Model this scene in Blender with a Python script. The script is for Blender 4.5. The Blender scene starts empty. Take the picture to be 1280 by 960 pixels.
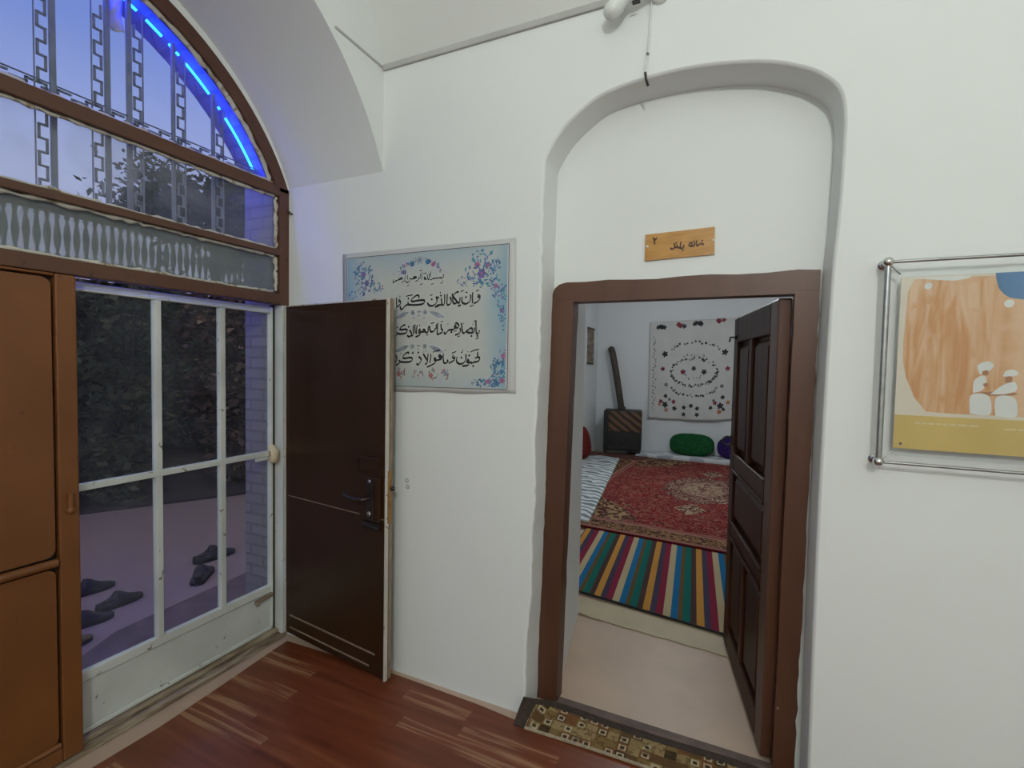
import bpy, bmesh, math, random
from mathutils import Vector, Matrix

S = bpy.context.scene
COL = S.collection
PI = math.pi
rnd = random.Random(7)

# ------------------------------------------------------------------ camera, sky, lights, exposure
cam = bpy.data.cameras.new('camera')
cam.sensor_fit = 'HORIZONTAL'; cam.sensor_width = 36.0
cam.lens = 608.79 / 1280.0 * 36.0
cam.clip_start = 0.02; cam.clip_end = 200
camo = bpy.data.objects.new('camera', cam); COL.objects.link(camo)
yaw, pit, rol = 0.427284, -0.040594, 0.019214
fw = Vector((-math.sin(yaw) * math.cos(pit), math.cos(yaw) * math.cos(pit), math.sin(pit)))
rt = Vector((math.cos(yaw), math.sin(yaw), 0)); up = rt.cross(fw)
r2 = rt * math.cos(rol) + up * math.sin(rol); u2 = -rt * math.sin(rol) + up * math.cos(rol)
camo.matrix_world = Matrix(((r2.x, u2.x, -fw.x, 0), (r2.y, u2.y, -fw.y, 0), (r2.z, u2.z, -fw.z, 1.55), (0, 0, 0, 1)))
S.camera = camo

world = bpy.data.worlds.new('dusk_sky'); S.world = world; world.use_nodes = True
wn = world.node_tree.nodes; wl = world.node_tree.links
bg = wn['Background']; bg.inputs[1].default_value = 1.0
tc = wn.new('ShaderNodeTexCoord'); sx = wn.new('ShaderNodeSeparateXYZ'); rp = wn.new('ShaderNodeValToRGB')
wl.new(tc.outputs['Generated'], sx.inputs[0]); wl.new(sx.outputs['Z'], rp.inputs[0]); wl.new(rp.outputs[0], bg.inputs[0])
e = rp.color_ramp.elements
e[0].position = 0.0; e[0].color = (0.72, 0.72, 0.86, 1)
e[1].position = 0.46; e[1].color = (0.20, 0.29, 0.72, 1)
m_ = rp.color_ramp.elements.new(0.25); m_.color = (0.46, 0.51, 0.80, 1)
m_ = rp.color_ramp.elements.new(0.78); m_.color = (0.40, 0.37, 0.40, 1)

def lamp(name, loc, power, col, r):
    l = bpy.data.lights.new(name, 'POINT'); l.energy = power; l.color = col; l.shadow_soft_size = r
    o = bpy.data.objects.new(name, l); COL.objects.link(o); o.location = loc
    return o
lamp('hall_bulb_light', (0.60, -1.55, 3.0), 108, (0.965, 1.0, 0.945), 0.05)
lamp('guest_room_bulb_light', (-0.55, 5.9, 2.75), 44, (0.94, 0.98, 1.0), 0.06)

S.view_settings.view_transform = 'Standard'; S.view_settings.look = 'None'
S.view_settings.exposure = 0.0; S.view_settings.gamma = 1.0
S.view_settings.use_curve_mapping = False

# ------------------------------------------------------------------ materials
class N:
    """small node graph helper around one principled material"""
    def __init__(s, name, rough=0.6, metal=0.0, spec=0.5):
        s.m = bpy.data.materials.new(name); s.m.use_nodes = True
        s.n = s.m.node_tree.nodes; s.l = s.m.node_tree.links
        s.b = s.n['Principled BSDF']; s.out = s.n['Material Output']
        s.b.inputs['Roughness'].default_value = rough; s.b.inputs['Metallic'].default_value = metal
        s.b.inputs['Specular IOR Level'].default_value = spec
        s.tc = s.n.new('ShaderNodeTexCoord')
    def put(s, sock, v):
        if isinstance(v, bpy.types.NodeSocket): s.l.new(v, sock)
        elif isinstance(v, tuple) and len(v) == 3 and sock.type == 'RGBA': sock.default_value = (*v, 1)
        else: sock.default_value = v
    def map(s, scale=(1, 1, 1), rot=(0, 0, 0), loc=(0, 0, 0), src=None):
        k = s.n.new('ShaderNodeMapping'); k.inputs['Scale'].default_value = scale
        k.inputs['Rotation'].default_value = rot; k.inputs['Location'].default_value = loc
        s.l.new(src if src else s.tc.outputs['Object'], k.inputs[0]); return k.outputs[0]
    def noise(s, vec, scale, detail=3, dist=0.0, rough=0.5):
        k = s.n.new('ShaderNodeTexNoise'); s.l.new(vec, k.inputs['Vector'])
        k.inputs['Scale'].default_value = scale; k.inputs['Detail'].default_value = detail
        k.inputs['Distortion'].default_value = dist; k.inputs['Roughness'].default_value = rough
        return k.outputs['Fac']
    def voro(s, vec, scale, feat='F1', out='Distance', rand=1.0):
        k = s.n.new('ShaderNodeTexVoronoi'); k.feature = feat; s.l.new(vec, k.inputs['Vector'])
        k.inputs['Scale'].default_value = scale; k.inputs['Randomness'].default_value = rand
        return k.outputs[out]
    def wave(s, vec, scale, dist=0.0, typ='BANDS', direction='X', detail=2, dscale=1.0):
        k = s.n.new('ShaderNodeTexWave'); k.wave_type = typ
        if typ == 'BANDS': k.bands_direction = direction
        s.l.new(vec, k.inputs['Vector']); k.inputs['Scale'].default_value = scale
        k.inputs['Distortion'].default_value = dist; k.inputs['Detail'].default_value = detail
        k.inputs['Detail Scale'].default_value = dscale
        return k.outputs['Fac']
    def ramp(s, fac, stops, const=False):
        k = s.n.new('ShaderNodeValToRGB'); s.l.new(fac, k.inputs[0]); el = k.color_ramp.elements
        if const: k.color_ramp.interpolation = 'CONSTANT'
        for i, (p, c) in enumerate(stops):
            t = el[i] if i < 2 else el.new(p)
            t.position = p; t.color = (*c, 1) if isinstance(c, tuple) else (c, c, c, 1)
        return k.outputs[0]
    def math(s, op, a, b=0.0, c=0.0, clamp=False):
        k = s.n.new('ShaderNodeMath'); k.operation = op; k.use_clamp = clamp
        s.put(k.inputs[0], a); s.put(k.inputs[1], b); s.put(k.inputs[2], c); return k.outputs[0]
    def mix(s, fac, a, b, mode='MIX'):
        k = s.n.new('ShaderNodeMix'); k.data_type = 'RGBA'; k.blend_type = mode
        s.put(k.inputs[0], fac); s.put(k.inputs[6], a); s.put(k.inputs[7], b); return k.outputs[2]
    def xyz(s, vec=None):
        k = s.n.new('ShaderNodeSeparateXYZ'); s.l.new(vec if vec else s.tc.outputs['Object'], k.inputs[0]); return k.outputs
    def color(s, c): s.put(s.b.inputs['Base Color'], c); return s
    def bump(s, h, strength=0.3, dist=0.01):
        k = s.n.new('ShaderNodeBump'); s.l.new(h, k.inputs['Height'])
        k.inputs['Strength'].default_value = strength; k.inputs['Distance'].default_value = dist
        s.l.new(k.outputs[0], s.b.inputs['Normal']); return s
    def roughness(s, v): s.put(s.b.inputs['Roughness'], v); return s

def vary(name, c, var=0.15, scale=6, rough=0.6, metal=0.0, bump=0.0, bscale=60, spec=0.5):
    g = N(name, rough, metal, spec); o = g.map()
    lo = tuple(v * (1 - var) for v in c); hi = tuple(min(1, v * (1 + var)) for v in c)
    g.color(g.ramp(g.noise(o, scale, 4), [(0.3, lo), (0.7, hi)]))
    if bump: g.bump(g.noise(o, bscale, 3), bump, 0.004)
    return g.m

M = {}
def plaster(name, c, bs=0.25):
    g = N(name, 0.75, spec=0.25); o = g.map()
    g.color(g.ramp(g.noise(o, 1.1, 4), [(0.3, tuple(v * 0.965 for v in c)), (0.7, c)]))
    h = g.math('ADD', g.math('MULTIPLY', g.noise(o, 5, 3), 1.0), g.math('MULTIPLY', g.noise(o, 45, 4), 0.22))
    g.bump(h, bs * .55, 0.012); return g.m
M['plaster'] = plaster('white_plaster', (0.80, 0.825, 0.815))
M['plaster_in'] = plaster('cool_white_plaster', (0.78, 0.81, 0.82))
M['ceiling'] = plaster('vault_plaster', (0.74, 0.75, 0.725), 0.15)
M['cornice'] = vary('grey_cornice_line', (0.47, 0.47, 0.45), 0.1, 8, 0.8)
M['floor'] = vary('pinkish_floor_paint', (0.50, 0.365, 0.275), 0.07, 5, 0.45, bump=0.05, bscale=30)

g = N('wood_look_linoleum', 0.30, spec=0.45)          # long dark red planks with pale streaky blocks, running along x
o = g.map()
bk = g.n.new('ShaderNodeTexBrick'); g.l.new(o, bk.inputs['Vector'])
bk.inputs['Scale'].default_value = 1.0; bk.inputs['Brick Width'].default_value = 0.42; bk.inputs['Row Height'].default_value = 0.085
bk.inputs['Mortar Size'].default_value = 0.0; bk.inputs['Color1'].default_value = (0, 0, 0, 1); bk.inputs['Color2'].default_value = (1, 1, 1, 1)
bk.offset = 0.37; bk.squash_frequency = 3; bk.squash = 0.8
streak = g.noise(g.map((2.2, 60, 1)), 1.0, 4, 0.3)
base = g.ramp(g.noise(g.map((1.6, 22, 1)), 1.0, 4, 0.4), [(0.30, (0.105, 0.023, 0.008)), (0.55, (0.175, 0.045, 0.016)), (0.75, (0.235, 0.075, 0.028))])
blk = g.math('GREATER_THAN', bk.outputs['Color'], 0.74)
st = g.ramp(streak, [(0.47, 0.0), (0.60, 1.0)])
tint = g.mix(bk.outputs['Color'], base, g.mix(0.5, base, (0.20, 0.05, 0.018)))
g.color(g.mix(g.math('MULTIPLY', g.math('MULTIPLY', blk, st), 0.50), tint, (0.46, 0.28, 0.15)))
g.bump(streak, 0.04, 0.002); M['lino'] = g.m

def painted_metal(name, c, worn, amount=0.62, rough=0.42):
    g = N(name, rough); o = g.map()
    base = g.ramp(g.noise(o, 3, 4), [(0.3, tuple(v * 0.82 for v in c)), (0.7, tuple(v * 1.12 for v in c))])
    g.color(g.mix(g.ramp(g.noise(o, 26, 5, 0.4), [(amount, 0.0), (amount + 0.05, 1.0)]), base, worn))
    if name.startswith('dark'): g.b.inputs['Specular IOR Level'].default_value = 0.28
    g.bump(g.noise(o, 14, 3), 0.06, 0.004); return g.m
M['brown'] = painted_metal('brown_metal_paint', (0.108, 0.046, 0.025), (0.055, 0.028, 0.018), 0.64, 0.42)
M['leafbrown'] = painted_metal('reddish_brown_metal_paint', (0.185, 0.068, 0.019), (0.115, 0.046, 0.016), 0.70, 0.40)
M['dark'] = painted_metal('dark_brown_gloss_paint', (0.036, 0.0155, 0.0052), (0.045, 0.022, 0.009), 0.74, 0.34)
M['darkline'] = vary('worn_edge_tan', (0.26, 0.19, 0.13), 0.2, 20, 0.5)
M['edgewhite'] = painted_metal('ivory_edge_paint', (0.56, 0.53, 0.47), (0.28, 0.20, 0.12), 0.62, 0.45)
M['white'] = painted_metal('chipped_white_paint', (0.62, 0.65, 0.62), (0.20, 0.16, 0.11), 0.66, 0.40)
M['putty'] = painted_metal('old_putty', (0.56, 0.54, 0.47), (0.30, 0.24, 0.17), 0.58, 0.8)
M['gapshade'] = vary('black_gap_shade', (0.02, 0.013, 0.01), 0.2, 9, 0.8)  # near-black fill that paints the shade inside gaps and grooves
M['kick'] = painted_metal('scuffed_white_panel', (0.58, 0.61, 0.58), (0.17, 0.17, 0.15), 0.68, 0.42)
g = N('dirty_sill', 0.75); g.color(g.ramp(g.noise(g.map((12, 3, 30)), 2.0, 5, .3), [(.30, (.10, .062, .038)), (.55, (.30, .235, .16)), (.75, (.42, .37, .29))])); M['sill'] = g.m
M['gunmetal'] = vary('dark_lock_metal', (0.055, 0.045, 0.04), 0.2, 30, 0.3, 0.7)
M['chrome'] = vary('polished_steel', (0.62, 0.63, 0.62), 0.1, 30, 0.18, 1.0)
M['steel'] = vary('brushed_rod_steel', (0.40, 0.41, 0.41), 0.12, 30, 0.32, 0.9)
M['brass'] = vary('tarnished_brass', (0.34, 0.20, 0.07), 0.3, 40, 0.4, 0.6)
M['grille'] = vary('grey_iron_paint', (0.215, 0.23, 0.265), 0.15, 12, 0.6)
M['ivory'] = vary('ivory_plastic', (0.66, 0.55, 0.36), 0.12, 12, 0.5)
M['plastic'] = vary('white_plastic', (0.72, 0.74, 0.72), 0.05, 12, 0.35)
M['cable'] = vary('white_cable', (0.68, 0.69, 0.67), 0.06, 20, 0.5)
M['black'] = vary('black_iron', (0.02, 0.018, 0.017), 0.2, 20, 0.45)

g = N('brown_door_frame_paint', 0.42); o = g.map()
base = g.ramp(g.noise(g.map((9, 9, 1.2)), 1.0, 4, 0.2), [(0.3, (0.078, 0.029, 0.015)), (0.7, (0.115, 0.046, 0.025))])
chips = g.ramp(g.noise(o, 22, 4, 0.2), [(0.74, 0.0), (0.77, 1.0)])
g.color(g.mix(chips, base, (0.42, 0.30, 0.22))); g.bump(g.noise(g.map((18, 18, 2)), 1.0, 3), 0.12, 0.006); M['frame'] = g.m
g = N('dark_varnished_wood', 0.42, spec=.12); o = g.map()
g.color(g.ramp(g.noise(g.map((22, 22, 1.5)), 1.0, 4, 0.3), [(0.3, (0.030, 0.0095, 0.0045)), (0.7, (0.070, 0.023, 0.011))]))
g.bump(g.noise(g.map((30, 30, 2)), 1.0, 3), 0.1, 0.004); M['wood'] = g.m
M['sillwood'] = vary('worn_threshold', (0.115, 0.075, 0.062), 0.3, 14, 0.6)

def glass(name, dirt_lo, dirt_hi, dirt_col, scale=4):
    g = N(name); g.n.remove(g.b)
    tr = g.n.new('ShaderNodeBsdfTransparent'); tr.inputs[0].default_value = (0.93, 0.95, 0.95, 1)
    gl = g.n.new('ShaderNodeBsdfGlossy'); gl.inputs['Roughness'].default_value = 0.06
    gl.inputs[0].default_value = (0.9, 0.95, 1, 1)
    fr = g.n.new('ShaderNodeLayerWeight'); fr.inputs[0].default_value = 0.12
    m1 = g.n.new('ShaderNodeMixShader'); g.l.new(g.math('MULTIPLY', fr.outputs['Fresnel'], 0.5), m1.inputs[0])
    g.l.new(tr.outputs[0], m1.inputs[1]); g.l.new(gl.outputs[0], m1.inputs[2])
    df = g.n.new('ShaderNodeBsdfDiffuse'); df.inputs[0].default_value = (*dirt_col, 1)
    tl = g.n.new('ShaderNodeBsdfTranslucent'); tl.inputs[0].default_value = (*dirt_col, 1)
    m0 = g.n.new('ShaderNodeMixShader'); m0.inputs[0].default_value = 0.5
    g.l.new(df.outputs[0], m0.inputs[1]); g.l.new(tl.outputs[0], m0.inputs[2])
    m2 = g.n.new('ShaderNodeMixShader')
    d = g.ramp(g.noise(g.map(), scale, 5, 0.5), [(0.35, dirt_lo), (0.75, dirt_hi)])
    g.l.new(d, m2.inputs[0]); g.l.new(m1.outputs[0], m2.inputs[1]); g.l.new(m0.outputs[0], m2.inputs[2])
    g.l.new(m2.outputs[0], g.out.inputs[0]); return g.m
M['glass'] = glass('clear_old_glass', 0.02, 0.07, (0.6, 0.62, 0.64))
M['glass_dirty'] = glass('dusty_glass', 0.08, 0.30, (0.62, 0.64, 0.66))
M['glass_frost'] = glass('frosted_dusty_glass', 0.46, 0.62, (0.42, 0.455, 0.44), 5)

def emis(name, c, s):
    g = N(name); g.b.inputs['Base Color'].default_value = (*c, 1)
    g.b.inputs['Emission Color'].default_value = (*c, 1); g.b.inputs['Emission Strength'].default_value = s
    return g.m
M['led'] = emis('blue_led', (0.03, 0.50, 1.0), 4)
M['glowblue'] = emis('deep_blue_added_glow', (0.0002, 0.010, 1.0), 360)  # added glow for the soffit, much stronger than the lit segments

# ------------------------------------------------------------------ mesh builder
class MB:
    def __init__(s): s.v = []; s.f = []; s.mi = []; s.sm = []
    def face(s, pts, mi=0, sm=False):
        b = len(s.v); s.v += [Vector(p) for p in pts]; s.f.append(list(range(b, b + len(pts)))); s.mi.append(mi); s.sm.append(sm)
    def grid(s, rows, mi=0, sm=True, closed=False, flip=False):
        b = len(s.v); n = len(rows[0])
        for r in rows: s.v += [Vector(p) for p in r]
        for i in range(len(rows) - 1):
            for j in range(n if closed else n - 1):
                k = (j + 1) % n
                q = [b + i * n + j, b + i * n + k, b + (i + 1) * n + k, b + (i + 1) * n + j]
                s.f.append(q[::-1] if flip else q); s.mi.append(mi); s.sm.append(sm)
    def box(s, x0, x1, y0, y1, z0, z1, mi=0, mat=None):
        x0, x1 = min(x0, x1), max(x0, x1); y0, y1 = min(y0, y1), max(y0, y1); z0, z1 = min(z0, z1), max(z0, z1)
        c = [Vector(p) for p in ((x0, y0, z0), (x1, y0, z0), (x1, y1, z0), (x0, y1, z0), (x0, y0, z1), (x1, y0, z1), (x1, y1, z1), (x0, y1, z1))]
        if mat is not None: c = [mat @ p for p in c]
        b = len(s.v); s.v += c
        for q in ((0, 3, 2, 1), (4, 5, 6, 7), (0, 1, 5, 4), (1, 2, 6, 5), (2, 3, 7, 6), (3, 0, 4, 7)):
            s.f.append([b + k for k in q]); s.mi.append(mi); s.sm.append(False)
    def prism(s, poly, fn, d0, d1, mi=0, sm=False):
        """poly: 2d outline; fn(u, v, d) gives the 3d point"""
        a = [fn(u, v, d0) for u, v in poly]; c = [fn(u, v, d1) for u, v in poly]; n = len(poly)
        s.face(a[::-1], mi); s.face(c, mi)
        for i in range(n):
            j = (i + 1) % n; s.face([a[i], a[j], c[j], c[i]], mi, sm)
    def tube(s, pts, r, n=10, mi=0, cap=True):
        pts = [Vector(p) for p in pts]; rows = []
        up = Vector((0, 0, 1)); prev = None
        for i, p in enumerate(pts):
            t = (pts[min(i + 1, len(pts) - 1)] - pts[max(i - 1, 0)]).normalized()
            if prev is None:
                a = t.cross(up if abs(t.z) < 0.95 else Vector((1, 0, 0))).normalized()
            else:
                a = (prev - t * prev.dot(t)).normalized()
            prev = a; b = t.cross(a); rr = r[i] if isinstance(r, (list, tuple)) else r
            rows.append([p + (a * math.cos(2 * PI * k / n) + b * math.sin(2 * PI * k / n)) * rr for k in range(n)])
        s.grid(rows, mi, True, True)
        if cap: s.face(rows[0][::-1], mi); s.face(rows[-1], mi)
    def lathe(s, prof, n=20, mi=0, mat=None):
        rows = [[Vector((r * math.cos(2 * PI * k / n), r * math.sin(2 * PI * k / n), z)) for k in range(n)] for r, z in prof]
        if mat is not None: rows = [[mat @ p for p in r] for r in rows]
        s.grid(rows, mi, True, True)
    def ball(s, c, r, n=14, mi=0, sq=(1, 1, 1), mat=None):
        rows = []
        for i in range(n // 2 + 1):
            t = PI * i / (n // 2)
            row = [Vector((max(math.sin(t), 1e-4) * math.cos(2 * PI * k / n) * r * sq[0], max(math.sin(t), 1e-4) * math.sin(2 * PI * k / n) * r * sq[1], -math.cos(t) * r * sq[2])) for k in range(n)]
            if mat is not None: row = [mat @ p for p in row]
            rows.append([p + Vector(c) for p in row])
        s.grid(rows, mi, True, True)
    def build(s, name, mats, parent=None, origin=None, bev=0.0, seg=2, sub=0, weld=False, local=False, solid=0.0):
        """world-space vertices; with a parent the mesh is shifted into the parent's frame (local=True keeps it)"""
        me = bpy.data.meshes.new(name)
        off = Vector((0, 0, 0))
        if parent is not None and not local: off = parent['_at'] if False else AT[parent.name]
        elif origin is not None: off = Vector(origin)
        me.from_pydata([tuple(v - off) for v in s.v], [], s.f)
        for m in (mats if isinstance(mats, (list, tuple)) else [mats]): me.materials.append(M[m] if isinstance(m, str) else m)
        for p, mi, sm in zip(me.polygons, s.mi, s.sm): p.material_index = mi; p.use_smooth = sm
        if weld:
            bm = bmesh.new(); bm.from_mesh(me); bmesh.ops.remove_doubles(bm, verts=bm.verts, dist=1e-4)
            bmesh.ops.recalc_face_normals(bm, faces=bm.faces); bm.to_mesh(me); bm.free()
        me.update()
        o = bpy.data.objects.new(name, me); COL.objects.link(o)
        if parent is not None: o.parent = parent
        elif origin is not None: o.location = origin
        if parent is None: AT[o.name] = off
        else: AT[o.name] = off
        if solid:
            k = o.modifiers.new('solid', 'SOLIDIFY'); k.thickness = solid; k.offset = 0
        if bev:
            k = o.modifiers.new('bevel', 'BEVEL'); k.width = bev; k.segments = seg; k.limit_method = 'ANGLE'; k.angle_limit = 0.7
        if sub:
            k = o.modifiers.new('sub', 'SUBSURF'); k.levels = sub; k.render_levels = sub
        return o
AT = {}
def thing(name, at, label, cat, rz=0.0, group=None, kind=None):
    o = bpy.data.objects.new(name, None); COL.objects.link(o); o.location = at; o.rotation_euler = (0, 0, rz)
    o.empty_display_size = 0.1; AT[o.name] = Vector(at)
    return tag(o, label, cat, group, kind)
def tag(o, label, cat, group=None, kind=None):
    o['label'] = label; o['category'] = cat
    if group: o['group'] = group
    if kind: o['kind'] = kind
    return o
def struct(o, label, cat): return tag(o, label, cat, None, 'structure')
def smooth_path(pts, k=5):
    """Catmull-Rom through 2d points"""
    P = [pts[0]] + list(pts) + [pts[-1]]; out = []
    for i in range(1, len(P) - 2):
        p0, p1, p2, p3 = P[i - 1], P[i], P[i + 1], P[i + 2]
        for j in range(k):
            t = j / k; t2 = t * t; t3 = t2 * t
            out.append(tuple(0.5 * (2 * p1[d] + (p2[d] - p0[d]) * t + (2 * p0[d] - 5 * p1[d] + 4 * p2[d] - p3[d]) * t2 + (3 * p1[d] - p0[d] - 3 * p2[d] + p3[d]) * t3) for d in range(len(p1))))
    out.append(tuple(P[-2])); return out
def pen(mb, pts, wide, thin, ang, place, mi=0, k=5, eps=0.0):
    """a broad nib drawn along pts (2d); place(u, v) gives the 3d point"""
    q = smooth_path(pts, k) if len(pts) > 2 else [pts[0], tuple((a + b) / 2 for a, b in zip(*pts)), pts[-1]]
    L = []; R = []
    for i, p in enumerate(q):
        a = q[max(i - 1, 0)]; b = q[min(i + 1, len(q) - 1)]
        d = math.atan2(b[1] - a[1], b[0] - a[0]); nx, ny = -math.sin(d), math.cos(d)
        w = 0.5 * math.hypot(wide * math.sin(d - ang), thin * math.cos(d - ang))
        if i in (0, len(q) - 1): w *= 0.75
        L.append((p[0] + nx * w, p[1] + ny * w)); R.append((p[0] - nx * w, p[1] - ny * w))
    for i in range(len(q) - 1):
        mb.face([place(*L[i]), place(*R[i]), place(*R[i + 1]), place(*L[i + 1])], mi)
def rhomb(mb, p, r, place, mi=0):
    mb.face([place(p[0] - r, p[1]), place(p[0], p[1] - r * 1.1), place(p[0] + r, p[1]), place(p[0], p[1] + r * 1.1)], mi)

# ------------------------------------------------------------------ room shell
YA = 1.94; YN = 2.09; XW = -1.6; XG = -2.24
SPR = 2.972; VR = 2.482; VY = -0.38; VZ = 2.09
def vault_z(y): return VZ + math.sqrt(max(VR * VR - (y - VY) ** 2, 0))

b = MB()
b.box(-2.34, 2.4, -2.7, 2.9, -0.1, 0.0); b.box(-2.4, 1.3, 2.9, 8.8, -0.1, 0.0)
struct(b.build('floor', 'floor'), 'pinkish beige painted floor showing along the walls and in the doorway', 'floor')

NICHE = [(-0.792, 0), (-0.778, .7), (-0.767, 1.4), (-0.757, 2.0), (-0.752, 2.37), (-0.745, 2.42), (-0.68, 2.515), (-0.59, 2.587), (-0.50, 2.63),
         (-0.35, 2.652), (-0.16, 2.654), (0.05, 2.622), (0.18, 2.572), (0.25, 2.523), (0.287, 2.472), (0.302, 2.40), (0.303, 2.30),
         (0.298, 2.08), (0.288, 1.88), (0.281, 1.45), (0.278, .9), (0.283, 0)]
def resample(P, step):
    out = [P[0]]
    for a, c in zip(P, P[1:]):
        n = max(1, int(round(math.dist(a, c) / step)))
        out += [(a[0] + (c[0] - a[0]) * k / n, a[1] + (c[1] - a[1]) * k / n) for k in range(1, n + 1)]
    return out
no = resample(NICHE[:5] + smooth_path(NICHE[4:], 6)[1:], 0.03)
ni = len(no)
nrm = []
for i in range(ni):
    a = no[max(i - 1, 0)]; c = no[min(i + 1, ni - 1)]
    dx, dz = c[0] - a[0], c[1] - a[1]; l = math.hypot(dx, dz); nrm.append((-dz / l, dx / l))      # outward
rr = random.Random(3)
jit = [0.0] * ni
for i in range(ni):
    left = no[i][0] < -0.74 and no[i][1] < 2.34
    jit[i] = (0.75 if left else 0.4) * (jit[i - 1] if i else 0) + (rr.gauss(0, 0.0034) if left else 0.0)
def ring(off, y, j):
    return [(no[i][0] + nrm[i][0] * (off + jit[i] * j), y, max(0, no[i][1] + nrm[i][1] * (off + jit[i] * j))) for i in range(ni)]
b = MB()
rA, rB, rC, rD = ring(.009, YA, 1), ring(.003, YA + .003, 1), ring(0, YA + .010, .8), ring(-.006, YN, .2)
rC2 = ring(-.001, YA + .02, .8); rD0 = ring(-.006, YN - .012, .2)
b.grid([rA, rB, rC], 0, True); b.grid([rC, rC2, rD0, rD], 0, True)
il = max(i for i in range(ni) if no[i][0] < -0.74 and no[i][1] < 2.425)
ir = min(i for i in range(ni) if no[i][0] > 0.27 and no[i][1] < 2.40 and i > ni // 2)
XL, XR = -2.42, 2.4
for i in range(il): b.face([(XL, YA, rA[i][2]), rA[i], rA[i + 1], (XL, YA, rA[i + 1][2])])
for i in range(ir, ni - 1): b.face([rA[i], (XR, YA, rA[i][2]), (XR, YA, rA[i + 1][2]), rA[i + 1]])
for i in range(il, ir): b.face([rA[i], rA[i + 1], (rA[i + 1][0], YA, SPR), (rA[i][0], YA, SPR)])
b.face([(XL, YA, rA[il][2]), rA[il], (rA[il][0], YA, SPR), (XL, YA, SPR)])
b.face([rA[ir], (XR, YA, rA[ir][2]), (XR, YA, SPR), (rA[ir][0], YA, SPR)])
# back of the niche around the door opening, then the splayed passage
DL, DR, DT = -0.70, 0.215, 1.872
kl = [i for i in range(il) if rD[i][2] <= DT]; kr = [i for i in range(ir, ni) if rD[i][2] <= DT]
for i in kl[:-1]: b.face([rD[i], (DL, YN, rD[i][2]), (DL, YN, rD[i + 1][2]), rD[i + 1]])
for i in kr[:-1]: b.face([(DR, YN, rD[i][2]), rD[i], rD[i + 1], (DR, YN, rD[i + 1][2])])
zl, zr = rD[kl[-1]][2], rD[kr[0]][2]
b.face([(DL, YN, zl), (DL, YN, DT), (DR, YN, DT), (DR, YN, zr)] + [rD[i] for i in range(kr[0], kl[-1] - 1, -1)])
PL, PR, PT, YP = -0.835, 0.36, 2.20, 2.9
b.face([(DL, YN, 0), (PL, YP, 0), (PL, YP, PT), (DL, YN, DT)]); b.face([(DR, YN, 0), (DR, YN, DT), (PR, YP, PT), (PR, YP, 0)])
b.face([(DL, YN, DT), (PL, YP, PT), (PR, YP, PT), (DR, YN, DT)])
# its other face, in the guest room
b.face([(-2.4, YP, 0), (-2.4, YP, 3.0), (PL, YP, 3.0), (PL, YP, 0)]); b.face([(PR, YP, 0), (PR, YP, 3.0), (1.3, YP, 3.0), (1.3, YP, 0)])
b.face([(PL, YP, PT), (PL, YP, 3.0), (PR, YP, 3.0), (PR, YP, PT)])
struct(b.build('wall_front', 'plaster'), 'white plastered wall with an arched niche around the inner doorway', 'wall')

# window wall with its deep arched recess
AY, AZ, AR = 0.886, 2.06, 1.135
th0 = math.acos((YA - AY) / AR); nseg = 48
arc = [(AY + AR * math.cos(th0 + (PI - th0) * k / nseg), AZ + AR * math.sin(th0 + (PI - th0) * k / nseg)) for k in range(nseg + 1)]
b = MB()
for k in range(nseg):
    (y0, z0), (y1, z1) = arc[k], arc[k + 1]
    b.face([(XW, y0, z0), (XW, y1, z1), (XW, y1, vault_z(y1)), (XW, y0, vault_z(y0))])
yl = arc[-1][0]
b.face([(XW, yl, 0), (XW, -2.7, 0), (XW, -2.7, AZ), (XW, yl, AZ)])
for k in range(16):
    y0 = yl + (-2.7 - yl) * k / 16; y1 = yl + (-2.7 - yl) * (k + 1) / 16
    b.face([(XW, y0, AZ), (XW, y1, AZ), (XW, y1, vault_z(y1)), (XW, y0, vault_z(y0))])
prof = arc + [(yl, AZ * (1 - k / 6)) for k in range(1, 7)]
b.grid([[(XW, y, z) for y, z in prof], [(XG, y, z) for y, z in prof]], 0, True)
# plaster rim against the window frame
FY, FZ = 0.902, 2.029
inn = [(min(FY + 1.095 * math.cos(th0 + (PI - th0) * k / nseg), 1.935), FZ + 1.095 * math.sin(th0 + (PI - th0) * k / nseg)) for k in range(nseg + 1)] + [(FY - 1.095, AZ * (1 - k / 6)) for k in range(1, 7)]
b.grid([[(XG, y, z) for y, z in prof], [(XG - 0.012, y, z) for y, z in inn], [(-2.33, y, z) for y, z in inn]], 0, False)
struct(b.build('wall_left', 'plaster'), 'white plastered end wall with the deep arch over the window', 'wall')

b = MB(); n = 40; rows = []
t0 = math.asin((YA - VY) / VR)
for k in range(n + 1):
    t = t0 - 2 * t0 * k / n; rows.append([(x, VY + VR * math.sin(t), VZ + VR * math.cos(t)) for x in (-1.62, 0.4, 2.42)])
b.grid(rows, 0, True, flip=True)
struct(b.build('ceiling', 'ceiling'), 'white plastered barrel vault over the hall', 'ceiling')
b = MB(); b.box(2.4, 2.5, -2.8, 2.0, 0, SPR)
for k in range(20):
    y0 = -2.7 + 4.64 * k / 20; y1 = -2.7 + 4.64 * (k + 1) / 20
    b.face([(2.4, y0, SPR), (2.4, y1, SPR), (2.4, y1, vault_z(y1)), (2.4, y0, vault_z(y0))])
struct(b.build('wall_right', 'plaster'), 'white wall at the far right end of the hall', 'wall')
b = MB(); b.box(-1.65, 2.45, -2.8, -2.7, 0, SPR + .02)
struct(b.build('wall_rear', 'plaster'), 'white wall behind the viewer', 'wall')
b = MB(); b.box(XW, 2.4, YA - .012, YA + .02, SPR - .013, SPR + .016)
struct(b.build('trim_1', 'cornice', bev=.004), 'thin grey ledge where the vault springs above the doorway wall', 'trim')
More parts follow.
